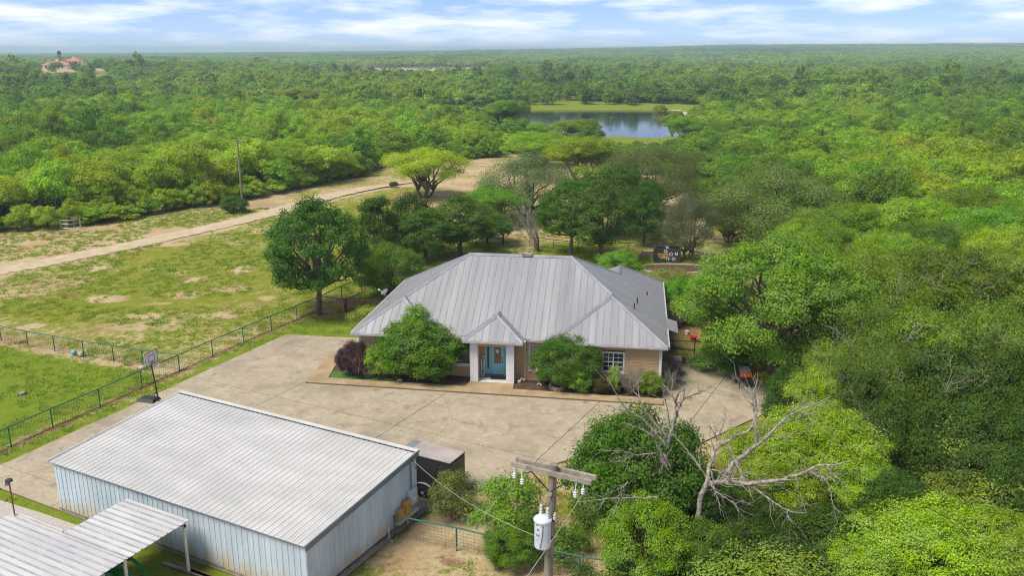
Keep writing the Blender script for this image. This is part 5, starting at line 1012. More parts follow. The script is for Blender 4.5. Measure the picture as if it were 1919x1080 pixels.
def tree_np(seed, H=6.0, R=3.6, lobes=9, base=0.35, flat=0.75, nc=22, nl=50, cr=0.32, Ln=0.2, Wd=0.06, fork=0.22, trunks=1, tr=0.16, droop=0.1, prof='dome', inner=0.12, twigs=4, up=0.45, ls=(0.30, 0.44)):
    rng = np.random.default_rng(seed); C = []; T = Tubes(); LR = []
    for i in range(lobes):
        u = (i + 0.5) / lobes; r = R * 0.72 * math.sqrt(u) * rng.uniform(0.85, 1.1); a = i * 2.399963 + rng.uniform(-0.4, 0.4)
        lr = R * rng.uniform(*ls) * (1.15 if i == 0 else 1)
        if prof == 'dome': zt = H * (base + (1 - base) * math.sqrt(max(0.05, 1 - (r / R) ** 2)) * (rng.uniform(0.88, 1.04) if i % 3 else rng.uniform(0.5, 0.85)))
        elif prof == 'round':                                          # lobes spread over an egg-shaped crown
            cz0, rz = H * (base + (1 - base) * 0.46), H * (1 - base) * 0.54; w3 = 1 - 1.75 * u; q3 = math.sqrt(max(0.0, 1 - w3 * w3)); lr = R * rng.uniform(*ls)
            r = max(0.0, R * q3 - lr * 0.8) * rng.uniform(0.85, 1.08); zc_ = cz0 + max(-1, w3) * max(0.1, rz - lr * flat * 0.8) * rng.uniform(0.9, 1.05)
            C.append((r * cos(a), r * sin(a), max(zc_, lr * flat * 0.6))); LR.append(lr); continue
        else: zt = H * (base + (1 - base) * max(0.15, 1 - u) * rng.uniform(0.9, 1.05)) + lr * flat * 0.6; lr *= (0.6 + 0.6 * u)
        C.append((r * cos(a), r * sin(a), max(zt - lr * flat, H * base * 0.9 + lr * flat * 0.5))); LR.append(lr)
    P = []; O = []; Tt = []
    for (cx, cy, cz), lr in zip(C, LR):
        d = rng.normal(0, 1, (nc, 3)); d[:, 2] = np.abs(d[:, 2]) * 1.0 - 0.35; d += np.array([cx, cy, 0]) / max(R, 0.1) * 0.6; d /= np.linalg.norm(d, axis=1, keepdims=True)
        q = np.array([cx, cy, cz]) + d * lr * rng.uniform(0.72, 1.08, (nc, 1)) * np.array([1, 1, flat])
        ins = rng.random(nc) < inner; q[ins] = np.array([cx, cy, cz]) + (q[ins] - np.array([cx, cy, cz])) * 0.5
        ct = rng.uniform(0.25, 0.75, nc)
        for k in range(nc):
            m_ = int(nl * rng.uniform(0.5, 1.4)); off = rng.normal(0, cr, (m_, 3)) * np.array([1, 1, 0.62]); P.append(q[k] + off); O.append(np.repeat(d[k:k + 1], m_, 0) + off / cr * 0.35)
            Tt.append(np.clip(ct[k] + rng.normal(0, 0.16, m_), 0, 1))
        for k in range(twigs): T.add(curve(rng, (cx * 0.8, cy * 0.8, cz - lr * flat * 0.6), q[k], 4, 0.06), [tr * 0.16, tr * 0.12, tr * 0.09, tr * 0.05])
    P = np.concatenate(P); O = np.concatenate(O); Tt = np.concatenate(Tt); P[:, 2] = np.maximum(P[:, 2], 0.05)
    LV, LF = leaves_np(rng, P, O, Ln, Wd, droop=droop, up=up)
    fh = H * fork; forks = []
    for k in range(trunks):
        a = 2 * pi * k / trunks + 0.5; sp = 0 if trunks == 1 else R * 0.06; e = (sp * 3 * cos(a) + rng.normal(0, 0.1), sp * 3 * sin(a) + rng.normal(0, 0.1), fh); forks.append(e)
        T.add(curve(rng, (sp * cos(a), sp * sin(a), -0.15), e, 5, 0.02), np.linspace(tr * 1.25, tr * 0.85, 5) / math.sqrt(trunks) * (1.0 if trunks == 1 else 1.15))
    for i, (c, lr) in enumerate(zip(C, LR)):
        f_ = forks[i % trunks]; T.add(curve(rng, f_, (c[0] * 0.85, c[1] * 0.85, c[2] - lr * flat * 0.55), 6, 0.035, 0.03), np.linspace(tr * 0.62, tr * 0.18, 6))
    TV, TF = T.get(); return TV, TF, LV, LF, Tt
def proto(name, **kw):
    TV, TF, LV, LF, Tt = tree_np(**kw); return (mesh_np(name + '_trunk', TV, TF, BARK, smooth=True), mesh_np(name + '_crown', LV, LF, LEAF, tint=Tt), kw.get('H', 6.0), kw.get('R', 3.6))
def proto_one(name, **kw):
    TV, TF, LV, LF, Tt = tree_np(**kw); V = np.concatenate([LV, TV]); F = np.concatenate([LF, TF + len(LV)])
    return mesh_np(name, V, F, [LEAF, BARK], tint=np.r_[Tt, np.full(len(TF), 0.5)], midx=np.r_[np.zeros(len(LF)), np.ones(len(TF))])
Q = 1.0
SM = (0.22, 0.33)
NEAR = dict(
    mesq=[proto('mesquite', seed=s, H=6, R=3.8, lobes=24, base=0.10, flat=0.8, nc=42, nl=40, cr=0.19, Ln=0.16, Wd=0.06, fork=0.10, trunks=2, tr=0.17, droop=0.25, ls=SM, twigs=2) for s in (1, 2, 3)],
    oak=[proto('oak', seed=s, H=7, R=3.6, lobes=30, base=0.18, flat=0.80, nc=34, nl=28, cr=0.16, Ln=0.15, Wd=0.10, fork=0.24, tr=0.2, prof='round', droop=0.1, ls=SM, twigs=2) for s in (11, 12, 13)],
    cone=[proto('upright', seed=21, H=7, R=2.2, lobes=24, base=0.14, flat=0.95, nc=22, nl=36, cr=0.2, Ln=0.14, Wd=0.085, fork=0.2, tr=0.14, prof='cone', ls=(0.26, 0.38))],
    grey=[proto('huisache', seed=s, H=6, R=4.0, lobes=24, base=0.08, flat=0.75, nc=30, nl=48, cr=0.34, Ln=0.15, Wd=0.055, fork=0.10, trunks=3, tr=0.16, inner=0.2, prof='round', ls=(0.24, 0.36), twigs=2) for s in (31, 32)],
    shrub=[proto('thicket', seed=s, H=4, R=2.6, lobes=30, base=0.04, flat=0.85, nc=38, nl=38, cr=0.15, Ln=0.10, Wd=0.065, fork=0.06, trunks=3, tr=0.08, prof='round', twigs=1, ls=SM) for s in (41, 42, 43)],
    bush=[proto('clipped_bush', seed=51, H=4, R=2.6, lobes=40, base=0.0, flat=1.0, nc=34, nl=40, cr=0.14, Ln=0.12, Wd=0.08, fork=0.06, trunks=3, tr=0.07, prof='round', inner=0.05, ls=(0.24, 0.34), twigs=1)],
    loose=[proto('loose_shrub', seed=s, H=3, R=1.6, lobes=16, base=0.06, flat=1.0, nc=16, nl=30, cr=0.19, Ln=0.13, Wd=0.065, fork=0.05, trunks=4, tr=0.05, prof='round', twigs=5, ls=(0.22, 0.36)) for s in (61, 62)],
    open=[proto('spreading_tree', seed=71, H=7, R=5.0, lobes=26, base=0.34, flat=0.62, nc=28, nl=48, cr=0.34, Ln=0.2, Wd=0.08, fork=0.13, trunks=4, tr=0.24, droop=0.2, prof='dome', ls=SM, twigs=2)],
)
MID = [proto('mid_mesquite', seed=s, H=6, R=3.7, lobes=14, base=0.05, flat=0.82, nc=28, nl=22, cr=0.20, Ln=0.27, Wd=0.135, fork=0.08, trunks=2, tr=0.15, droop=0.15, twigs=1, ls=(0.28, 0.40)) for s in (101, 102, 103, 104, 105)]
BRIGHT, YELLOW, GREEN, DEEP, DARK, GREY, OLIVE = (0.105, 0.20, 0.016), (0.17, 0.235, 0.018), (0.075, 0.165, 0.018), (0.042, 0.115, 0.016), (0.028, 0.068, 0.014), (0.068, 0.10, 0.06), (0.085, 0.135, 0.022)
TREES = []; LG = (2.24, 2.1, 1.2)
def place(pr, loc, h, wd, label, cat='tree', color=GREEN, group=None, name='tree', rot=None, dp=None, rs=random.Random(9)):
    tm, cm_, H_, R_ = pr; o = thing(name, loc, label, cat, rs.uniform(0, 6.28) if rot is None else rot, group); s = wd / (2 * R_ * 0.98); o.scale = (s, s if dp is None else dp / (2 * R_ * 0.98), h / (H_ * 1.0))
    t_ = link('trunk', tm, o); c = link('crown', cm_, o); v = rs.uniform(0.92, 1.08); c.color = (color[0] * v * LG[0], color[1] * v * LG[1], color[2] * v * LG[2], 1); TREES.append((loc[0], loc[1], wd / 2)); return o
def T(kind, px, top, h, wpx, label, color=GREEN, group=None, base=None, name='tree', cat='tree', var=None, dp=None, rot=None, gz=0.0):
    """tree from the photo: px/top = pixel of its top; base = pixel row of the foot, else h metres tall"""
    if base is not None: loc = G(px, base); h = zat(loc.y, top)
    else: p = G(px, top, h + gz); loc = Vector((p.x, p.y, tz(p.x, p.y) if gz else 0))
    ps = NEAR[kind]; pr = ps[(var if var is not None else len(TREES)) % len(ps)]
    return place(pr, loc, h, wpx / pxm((loc.x, loc.y, h * 0.6)), label, cat, color, group, name, rot, dp)
# ---- yard trees
T('oak', 597, 372, 0, 200, 'big round dark green tree with a bare trunk beside the fence gate', (0.034, 0.088, 0.018), base=590, name='oak_tree', var=0)
T('shrub', 733, 455, 0, 128, 'round mid green small tree beside the satellite dish', (0.055, 0.13, 0.022), base=556, name='yard_tree', var=0)
T('cone', 708, 365, 0, 112, 'dark pointed evergreen tree behind the small round tree', DARK, base=496, name='evergreen_tree')
T('loose', 770, 357, 0, 85, 'thin dark tree with bare pale stems beside the pointed evergreen', DARK, base=470, name='yard_tree')
T('oak', 800, 392, 0, 128, 'low dark spreading tree behind the left roof slope', (0.035, 0.085, 0.015), base=492, name='oak_tree', var=1)
T('oak', 862, 366, 0, 150, 'dark green tree whose trunk stands before the back fence', (0.045, 0.10, 0.02), base=480, name='oak_tree', var=2)
T('oak', 912, 392, 0, 110, 'smaller dark tree beside the open wire gate', (0.045, 0.10, 0.022), base=458, name='oak_tree', var=0)
T('mesq', 925, 346, 0, 140, 'flat-topped bright green tree behind the dark yard trees', (0.07, 0.17, 0.018), base=425, name='mesquite_tree')
T('oak', 1070, 334, 0, 125, 'tall dark leafy tree with a straight trunk behind the roof ridge', (0.035, 0.10, 0.014), base=477, name='oak_tree', var=1)
T('oak', 1120, 338, 0, 140, 'dull green tree with a thick trunk close behind the roof', (0.042, 0.095, 0.024), base=494, name='oak_tree')
T('oak', 1158, 308, 0, 165, 'very dark broad tree rising behind the dull green tree', (0.030, 0.085, 0.012), base=440, name='oak_tree', var=2)
T('oak', 1205, 352, 0, 80, 'dark tree with hanging foliage left of the many-stemmed grey tree', (0.03, 0.08, 0.014), base=462, name='oak_tree', var=0)
T('grey', 1290, 360, 0, 98, 'many-stemmed grey green tree beside the painted block bin', (0.06, 0.075, 0.06), base=487, name='crape_myrtle', var=0)
T('grey', 985, 287, 0, 175, 'wide grey green tree behind the bare branched tree', GREY, base=405, name='huisache_tree', var=1)
T('grey', 1215, 268, 0, 200, 'wide grey green tree behind the dark yard trees, nearest the pond', (0.068, 0.098, 0.05), base=398, name='huisache_tree', var=0)
T('grey', 1455, 312, 0, 270, 'very wide dull olive tree behind the back fence', (0.072, 0.11, 0.04), base=474, name='huisache_tree', var=1)
T('grey', 1365, 345, 0, 120, 'dull olive tree left of the very wide olive tree', (0.07, 0.105, 0.04), base=455, name='huisache_tree', var=0)
T('open', 797, 276, 0, 172, 'lone spreading yellow-green tree on the sandy ground by the track', (0.15, 0.22, 0.016), base=369, name='mesquite_tree')
T('mesq', 1090, 250, 0, 150, 'yellow-green spreading tree on sand between the house and pond', (0.12, 0.20, 0.016), base=340, name='mesquite_tree')
T('mesq', 1010, 245, 6.5, 150, 'bright green spreading tree before the pond, left of the yellow-green one', BRIGHT, name='mesquite_tree')
T('mesq', 1160, 265, 6.5, 120, 'bright green tree whose crown cuts the near pond shore', GREEN, name='mesquite_tree')
o_ = T('mesq', 950, 182, 9, 100, 'tall tree standing up against the pond, left of the open water', (0.075, 0.15, 0.02), name='mesquite_tree')
for px, top, h, wpx, wd_ in ((905, 212, 6, 75, 'leftmost'), (1062, 231, 6, 70, 'beside the tall pond tree'), (1098, 228, 6.0, 70, 'directly before the middle of the pond'), (1262, 212, 7, 52, 'at the right end of the pond'), (1285, 222, 7, 80, 'at the right shore corner of the pond'), (1010, 236, 5, 60, 'right under the tall pond tree')):
    T('mesq', px, top, h, wpx, 'green tree on the near pond shore, ' + wd_, (0.09, 0.17, 0.018), 'trees on the near pond shore', name='mesquite_tree', gz=-3.0)
T('shrub', 1238, 190, 4.5, 26, 'yellow-green willow standing in the far edge of the pond', (0.16, 0.2, 0.03), name='willow_tree', gz=-4.0)
NEAR['full'] = [proto('full_oak', seed=91, H=8, R=5.2, lobes=46, base=0.10, flat=0.8, nc=44, nl=44, cr=0.21, Ln=0.135, Wd=0.09, fork=0.2, tr=0.26, prof='round', ls=(0.18, 0.28), twigs=2)]
T('full', 1468, 446, 9.4, 350, 'large bright leafy tree right of the house beside the drive', (0.085, 0.19, 0.03), name='oak_tree')
T('shrub', 1270, 520, 3.6, 80, 'green shrub against the right rear corner of the roof', (0.07, 0.17, 0.02), name='yard_shrub', cat='shrub')
T('shrub', 1160, 470, 2.6, 90, 'green shrub just behind the right roof slope', (0.07, 0.15, 0.022), name='yard_shrub', cat='shrub')
T('loose', 1255, 505, 2.0, 95, 'feathery grey grass-like shrub in front of the painted block bin', (0.12, 0.15, 0.06), name='yard_shrub', cat='shrub')
T('loose', 1345, 650, 1.7, 100, 'leafy low shrub overhanging the rail fence right of the house', (0.06, 0.15, 0.022), name='yard_shrub', cat='shrub')
T('loose', 690, 575, 1.8, 75, 'pale weedy shrub beside the left roof corner', (0.12, 0.18, 0.03), name='yard_shrub', cat='shrub')
T('shrub', 440, 366, 0, 50, 'round dark green shrub at the foot of the far utility pole', (0.04, 0.10, 0.02), base=398, name='juniper_shrub', cat='shrub')
T('shrub', 738, 340, 0, 18, 'tiny dark shrub left of the lone spreading tree', DARK, base=350, name='juniper_shrub', cat='shrub')
T('oak', 1615, 142, 9, 45, 'solitary dark round tree standing above the far right woodland', DARK, name='oak_tree')
T('mesq', 560, 160, 8, 80, 'large rounded yellow-green tree standing above the far left woodland', (0.13, 0.20, 0.02), name='mesquite_tree')
# ---- front beds
NEAR['bush'].append(NEAR['bush'][0])
place(NEAR['bush'][0], H2W(4.6, -0.05, 0.12), 4.25, 5.9, 'large clipped dark green bush hiding the left front of the house', 'bush', (0.052, 0.135, 0.022), None, 'clipped_bush', -HA, 3.4)
place(NEAR['loose'][0], H2W(4.4, 0.1, 2.3), 3.0, 2.2, 'upright bright shoots growing out of the top of the large clipped bush', 'shoots', (0.075, 0.19, 0.022), None, 'shrub_shoots', 1.0)
place(NEAR['loose'][1], H2W(2.0, -0.25, 0.12), 2.4, 2.0, 'bright yellow-green shrub at the left side of the large clipped bush', 'bush', (0.12, 0.22, 0.025), None, 'bright_shrub', 2.0)
place(NEAR['shrub'][2], H2W(0.15, 0.1, 0.12), 2.4, 2.5, 'purple-leaved bush at the left front corner of the house', 'bush', (0.045, 0.024, 0.05), None, 'purple_bush', 1.4)
place(NEAR['shrub'][1], H2W(14.2, -0.25, 0.12), 3.6, 4.4, 'irregular green bush before the window right of the porch', 'bush', (0.044, 0.105, 0.018), None, 'garden_bush', -HA, 2.8)
place(NEAR['loose'][1], H2W(15.2, -0.9, 0.12), 1.9, 1.5, 'pale stemmed light green shoots in front of the irregular bush', 'bush', (0.085, 0.17, 0.022), None, 'bright_shrub', 0.3)
place(NEAR['shrub'][2], H2W(17.0, -0.45, 0.12), 1.35, 2.6, 'dark brownish low bush under the gridded window', 'bush', (0.045, 0.05, 0.025), None, 'garden_bush', 0.3, 1.5)
place(NEAR['loose'][0], H2W(17.35, -0.6, 0.12), 1.9, 0.95, 'slim yellow-green shrub below the gridded window', 'bush', (0.13, 0.21, 0.025), None, 'bright_shrub', 0.9)
place(NEAR['shrub'][0], H2W(19.6, -0.4, 0.12), 1.55, 1.7, 'round yellow-green bush at the right front corner of the house', 'bush', (0.09, 0.17, 0.02), None, 'garden_bush', 0.2)
def twigs(name, loc, h, wd, label, seed, m=PALEW, n=34, cat='bush', group=None, lean=(0, 0), r0=0.018):
    rng = np.random.default_rng(seed); t = Tubes(4)
    for i in range(n):
        a = rng.uniform(0, 6.28); sp = rng.uniform(0.2, 1) * wd / 2; e = np.array([sp * cos(a) + lean[0] * h, sp * sin(a) + lean[1] * h, h * rng.uniform(0.55, 1)]); c = curve(rng, (rng.normal(0, 0.06), rng.normal(0, 0.06), 0), e, 5, 0.05); t.add(c, np.linspace(r0, r0 * 0.35, 5))
        for k in range(4):
            s = c[rng.integers(2, 5)]; t.add(curve(rng, s, s + (e / np.linalg.norm(e) + rng.normal(0, 0.6, 3)) * h * 0.22, 3, 0.06), [r0 * 0.5, r0 * 0.35, r0 * 0.2])
    V, F = t.get(); o = thing(name, loc, label, cat, 0, group); link('branch', mesh_np(name, V, F, m, smooth=True), o); return o
twigs('bare_shrub', H2W(1.2, -0.35, 0.12), 1.5, 2.0, 'bare pale twiggy shrub between the purple bush and the clipped bush', 1)
twigs('bare_shrub', H2W(18.4, -0.6, 0.12), 1.7, 2.6, 'bare grey twiggy shrub beside the round yellow-green corner bush', 2, n=90)
twigs('bare_shrub', H2W(20.95, 0.6, 0.08), 1.3, 1.0, 'bare pale twigs at the wall by the concrete blocks', 3)
twigs('bare_shrub', G(1268, 615), 2.0, 2.0, 'bare grey shrub behind the flap of the right roof edge', 4, n=70)
twigs('bare_tree', G(1008, 472), 5.0, 4.0, 'bare branched pale tree leaning left behind the roof ridge', 5, PALEW, 34, 'tree', None, (-0.35, 0.1), 0.026)
MB().tube([(0, 0, -0.1), (0.05, 0, 1.2), (-0.25, 0.05, 2.3)], [0.15, 0.11, 0.07], 8).build('trunk', BARK, [o for o in col.objects if o.name == 'bare_tree'][0])
twigs('bare_shrub', G(1545, 495), 4.0, 5.0, 'bare grey branches behind the top of the large leafy tree', 6, PALEW, 40, 'bush', None, (-0.2, 0), 0.018)
# ---- the near thicket on the right
GA, GB, GC, GD = 'bright mesquites of the near thicket', 'dark shrubs of the near thicket', 'olive trees of the near thicket', 'grey shrubs of the near thicket'
OLB = ['bright mesquite behind the thicket, beside the very wide dull olive tree', 'bright mesquite behind the thicket, in the middle above the olive trees', 'bright mesquite behind the thicket, at the right edge above the olive trees']
OLL = ['olive tree touching the upper right of the large leafy tree', 'olive tree in the top row of the thicket, middle one', 'olive tree in the top row of the thicket, at the right edge', 'olive tree directly right of the large leafy tree', 'olive tree in the middle of the thicket with the most pale twigs', 'olive tree right of the middle of the thicket, above the dark shrubs', 'small olive tree overlapping the lower right of the large leafy tree', 'olive tree just above the widest bright mesquite', 'olive tree cut by the right edge, above the dark shrubs']
DKL = ['dark shrub topping the dark mass below the olive trees', 'dark shrub at the right edge, topmost of the dark mass', 'dark shrub in the middle of the dark mass right of the bright mesquites', 'widest dark shrub in the dark mass, one row lower', 'dark shrub at the right edge halfway down the dark mass', 'dark shrub between the smoker and the olive trees', 'dark shrub at the right edge above the bottom corner mesquites', 'dark low shrub under the long limb of the dead tree', 'dark low shrub between the dead tree and the bottom corner mesquite', 'dark low shrub right below the fork of the dead tree', 'dark shrub above the broad bottom corner mesquite', 'dark shrub between the two dead trees', 'dark shrub touching the left tip of the broad bottom corner mesquite', 'dark shrub directly behind the barrel smoker']
GYL = ['loose grey green shrub in a gap of the dark mass at right', 'loose grey green shrub above the right bottom corner mesquite', 'loose grey green shrub by the green fence at the bottom edge', 'loose grey green shrub at the bottom edge below the dead tree', 'loose grey green shrub just above the broad bottom corner mesquite', 'loose grey green shrub at the bottom edge beside the broad corner mesquite', 'loose grey green shrub behind the fork of the dead tree', 'loose green shrub at the foot of the dead tree', 'loose green shrub below the smaller dead tree', 'lowest loose green shrub by the leaning pole']
for kind, px, top, h, wpx, c in (('mesq', 1590, 372, 7, 170, GREEN), ('mesq', 1705, 362, 7.5, 210, BRIGHT), ('mesq', 1850, 380, 7, 200, GREEN), ('grey', 1640, 468, 8, 230, OLIVE), ('mesq', 1770, 455, 8, 260, OLIVE), ('mesq', 1895, 450, 8, 220, OLIVE), ('grey', 1650, 556, 7, 250, OLIVE), ('mesq', 1720, 560, 7, 270, OLIVE), ('grey', 1850, 555, 7.5, 240, OLIVE), ('mesq', 1580, 640, 5, 150, OLIVE), ('grey', 1660, 640, 6, 220, OLIVE), ('mesq', 1930, 600, 7, 180, OLIVE)):
    b_ = c in (GREEN, BRIGHT); T(kind, px, top, h, wpx, OLB.pop(0) if b_ else OLL.pop(0), c if b_ else [(0.085, 0.15, 0.02), (0.06, 0.115, 0.018), (0.10, 0.165, 0.026), (0.07, 0.13, 0.02)][len(OLL) % 4], 'bright mesquites behind the near thicket' if b_ else GC, name='mesquite_tree' if b_ else 'olive_tree')
GAL = ['bright mesquite behind the dead tree, highest up the slope beside the large leafy tree', 'widest bright mesquite directly behind the long limbs of the dead tree', 'bright mesquite behind the fork of the dead tree beside the drive', 'bright mesquite beyond the tip of the dead tree\'s long limb', 'low bright mesquite under the long limb of the dead tree', 'broad pale green mesquite filling the bottom right corner', 'pale green mesquite at the very right edge of the bottom corner', 'small bright mesquite left of the broad bottom corner one', 'bright mesquite at the right edge high among dark shrubs']
for iG, (px, top, h, wpx) in enumerate(((1545, 688, 4.8, 150), (1545, 765, 5, 265), (1440, 800, 3.8, 190), (1625, 850, 3.8, 170), (1480, 860, 3.4, 200), (1765, 952, 3.8, 330), (1890, 958, 3.8, 240), (1650, 1005, 3.0, 210), (1905, 690, 5, 110))):
    T('mesq', px, top, h, wpx, GAL[iG], (0.125, 0.215, 0.022), GA, name='mesquite_tree')
for px, top, h, wpx in ((1790, 650, 6, 230), (1900, 650, 6, 180), (1700, 745, 5, 190), (1830, 740, 5, 210), (1920, 770, 4.6, 170), (1610, 690, 5, 150), (1870, 830, 4, 180), (1460, 905, 2.6, 220), (1545, 960, 2.6, 220), (1400, 970, 2.2, 190), (1680, 890, 3.5, 150), (1300, 870, 3.5, 150), (1640, 930, 2.6, 160), (1500, 690, 4.0, 130)):
    T('shrub', px, top, h, wpx, DKL.pop(0), (0.034, 0.076, 0.018), GB, name='thicket_shrub', cat='shrub')
for px, top, h, wpx in ((1765, 790, 4, 160), (1860, 895, 3, 170), (1350, 1020, 2.0, 180), (1480, 1035, 2.0, 190), (1790, 880, 3, 120), (1590, 1050, 1.6, 170), (1335, 905, 2.2, 110), (1340, 985, 2.0, 100)):
    T('loose', px, top, h, wpx, GYL.pop(0), (0.10, 0.16, 0.035), GD, name='thicket_shrub', cat='shrub')
# pale dead twigs standing out of the olive crowns
rs5 = random.Random(55)
for i, (px, py, h) in enumerate(((1600, 610, 6.2), (1660, 650, 6), (1700, 600, 6.6), (1740, 640, 6.2), (1780, 690, 5.8), (1830, 690, 5.6), (1560, 680, 5.2), (1640, 560, 6.8), (1800, 480, 7.6), (1840, 520, 7.2), (1760, 500, 7.6), (1890, 620, 6.5), (1620, 740, 5), (1880, 850, 3.6), (1700, 690, 5.4), (1540, 640, 5.0), (1830, 610, 6.4), (1680, 520, 7.2))):
    p = G(px, py, h); twigs('dead_twigs', Vector((p.x, p.y, h - 1.3)), 1.5, 2.6, 'pale dead branches sticking out of an olive green crown in the near thicket', 70 + i, PALEW, 5, 'branch', 'pale dead branches in the near thicket', (rs5.uniform(-0.6, 0.6), rs5.uniform(-0.6, 0.2)), 0.013)
T('shrub', 1188, 776, 0, 275, 'large dense dark green tree behind the utility pole, left of the dead tree', (0.036, 0.098, 0.016), base=990, name='thicket_tree', var=1)
T('shrub', 1207, 933, 0, 165, 'rounded bright green shrub right of the transformer', (0.10, 0.21, 0.024), base=1085, name='thicket_shrub', cat='shrub', var=2)
T('shrub', 1312, 978, 2.7, 115, 'dark leafy shrub wrapped round the foot of the dead tree', (0.05, 0.11, 0.022), name='thicket_shrub', cat='shrub', var=1)
T('loose', 950, 893, 3.0, 135, 'leafy green sapling directly left of the utility pole', (0.075, 0.16, 0.02), name='sapling', cat='shrub', var=0)
T('shrub', 960, 985, 1.8, 110, 'dense low green shrub at the foot of the sapling by the utility pole', (0.06, 0.15, 0.018), name='thicket_shrub', cat='shrub', var=0)
T('loose', 850, 885, 2.4, 95, 'olive grey shrub in front of the cargo trailer', (0.085, 0.11, 0.04), name='juniper_shrub', cat='shrub', var=0)
# ---- the dead tree
def deadtree():
    o0 = G(1300, 1065); Y0 = o0.y; Z = lambda x, y: (1080 + x / 3.427, 700 + y / 3.427)
    root = thing('dead_tree', o0, 'large dead tree with bare grey forked branches sprawling over the thicket', 'tree')
    tb = Tubes(7); tt = Tubes(6); rng = np.random.default_rng(7)
    def br(pts, r0, r1, d0, d1, sub=6):
        P = []
        for i, (x, y) in enumerate(pts):
            u = i / max(1, len(pts) - 1); v = RY(*Z(x, y), Y0 + d0 + (d1 - d0) * u) - o0; P.append(np.array(v))
        P = np.array(P); k = len(P); ts = np.linspace(0, k - 1, (k - 1) * 4 + 1); S = np.stack([np.interp(ts, np.arange(k), P[:, j]) for j in range(3)], 1); S[1:-1] = (S[:-2] + 2 * S[1:-1] + S[2:]) / 4; S[1:-1] += rng.normal(0, 0.018, S[1:-1].shape)
        R_ = np.linspace(r0 * 0.74, r1 * 0.62, len(S)) * rng.uniform(0.88, 1.12, len(S)); (tb if r0 > 0.05 else tt).add(S, R_)
        for _ in range(sub * 3):
            i = rng.integers(2, len(S)); d = S[min(i, len(S) - 1)] - S[i - 2]; d /= np.linalg.norm(d) + 1e-6; e = S[i - 1] + (d + rng.normal(0, 0.7, 3)) * rng.uniform(0.25, 0.7); tt.add(curve(rng, S[i - 1], e, 4, 0.08), np.linspace(R_[i - 1] * 0.4, 0.006, 4))
    br([(755, 1250), (775, 980), (785, 900), (800, 790), (845, 700)], 0.17, 0.17, 0, 0.2, 0)
    br([(850, 712), (950, 697), (1100, 712), (1300, 690), (1450, 645), (1560, 585), (1650, 592), (1770, 560)], 0.15, 0.03, 0.2, -1.5, 9)
    br([(1520, 640), (1610, 690), (1640, 800), (1680, 960)], 0.04, 0.012, -1.2, -2.2, 5); br([(1500, 640), (1650, 657), (1830, 635)], 0.035, 0.012, -1.2, -0.8, 4); br([(1480, 660), (1460, 550), (1400, 640)], 0.02, 0.01, -1.2, -1.0, 1)
    br([(950, 690), (1000, 580), (1150, 470), (1250, 380), (1370, 270), (1500, 210), (1630, 155)], 0.15, 0.03, 0.3, 3.5, 9); br([(1300, 330), (1400, 300), (1560, 240)], 0.045, 0.015, 2.3, 2.9, 4); br([(1200, 410), (1400, 392), (1520, 365)], 0.04, 0.012, 1.8, 2.4, 4); br([(1380, 270), (1390, 220), (1600, 180)], 0.035, 0.012, 2.8, 3.6, 3)
    br([(840, 700), (855, 600), (900, 470), (1000, 425), (1120, 360), (1160, 250), (1130, 140), (1080, 90)], 0.13, 0.03, 0.2, 2.2, 6); br([(1155, 240), (1145, 110), (1165, 35)], 0.06, 0.02, 1.8, 2.4, 3); br([(1150, 450), (1150, 330), (1140, 200), (1110, 80)], 0.09, 0.03, 1.5, 2.6, 3)
    br([(905, 440), (880, 370), (840, 310)], 0.035, 0.01, 0.8, 0.6, 3); br([(910, 430), (950, 320), (965, 240), (910, 180)], 0.045, 0.012, 0.9, 1.2, 3); br([(900, 440), (890, 360), (885, 300)], 0.035, 0.01, 0.8, 1.0, 2)
    br([(975, 460), (1040, 610), (1075, 690), (1180, 765), (1280, 840), (1360, 890), (1480, 900)], 0.08, 0.03, 0.6, -1.6, 8); br([(1355, 885), (1360, 930), (1390, 960)], 0.03, 0.012, -1.4, -1.7, 3); br([(1480, 900), (1460, 850), (1400, 790), (1350, 750)], 0.025, 0.01, -1.6, -1.4, 3)
    br([(860, 690), (890, 760), (960, 800), (1020, 840), (1080, 810)], 0.055, 0.015, 0, -1.2, 5); br([(1020, 835), (1035, 885)], 0.025, 0.012, -1.0, -1.2, 1); br([(870, 630), (880, 730), (910, 800), (925, 885)], 0.045, 0.014, 0.1, -0.8, 4)
    br([(850, 690), (790, 590), (710, 500), (640, 410), (620, 390)], 0.07, 0.02, 0.3, 1.0, 4); br([(870, 620), (950, 640), (1060, 660)], 0.05, 0.02, 0.2, 0.4, 2); br([(990, 640), (1040, 590), (1070, 580)], 0.03, 0.02, 0.4, 0.6, 0)
    V, F = tb.get(); link('trunk', mesh_np('dead_trunk', V, F, DEADW, smooth=True), root); V, F = tt.get(); link('branch', mesh_np('dead_branch', V, F, DEADW, smooth=True), root)
    tb, tt = Tubes(7), Tubes(6); o1 = G(1245, 1062); o0 = o1; Y0 = o1.y
    r2 = thing('dead_tree', o1, 'smaller dead tree rising bare out of the dense dark green tree', 'tree')
    br([(565, 1240), (570, 830), (580, 620), (600, 400), (650, 270), (640, 180), (650, 130), (700, 100)], 0.17, 0.04, 2.4, 0.8, 5); br([(645, 240), (680, 170), (740, 140), (820, 110), (895, 68)], 0.09, 0.02, 0.9, 1.4, 5); br([(660, 230), (690, 150), (695, 105)], 0.05, 0.02, 0.9, 0.9, 2); br([(630, 180), (600, 110), (540, 60)], 0.045, 0.012, 1.0, 1.2, 3); br([(600, 330), (580, 200), (560, 110)], 0.05, 0.014, 0.8, 0.6, 3)
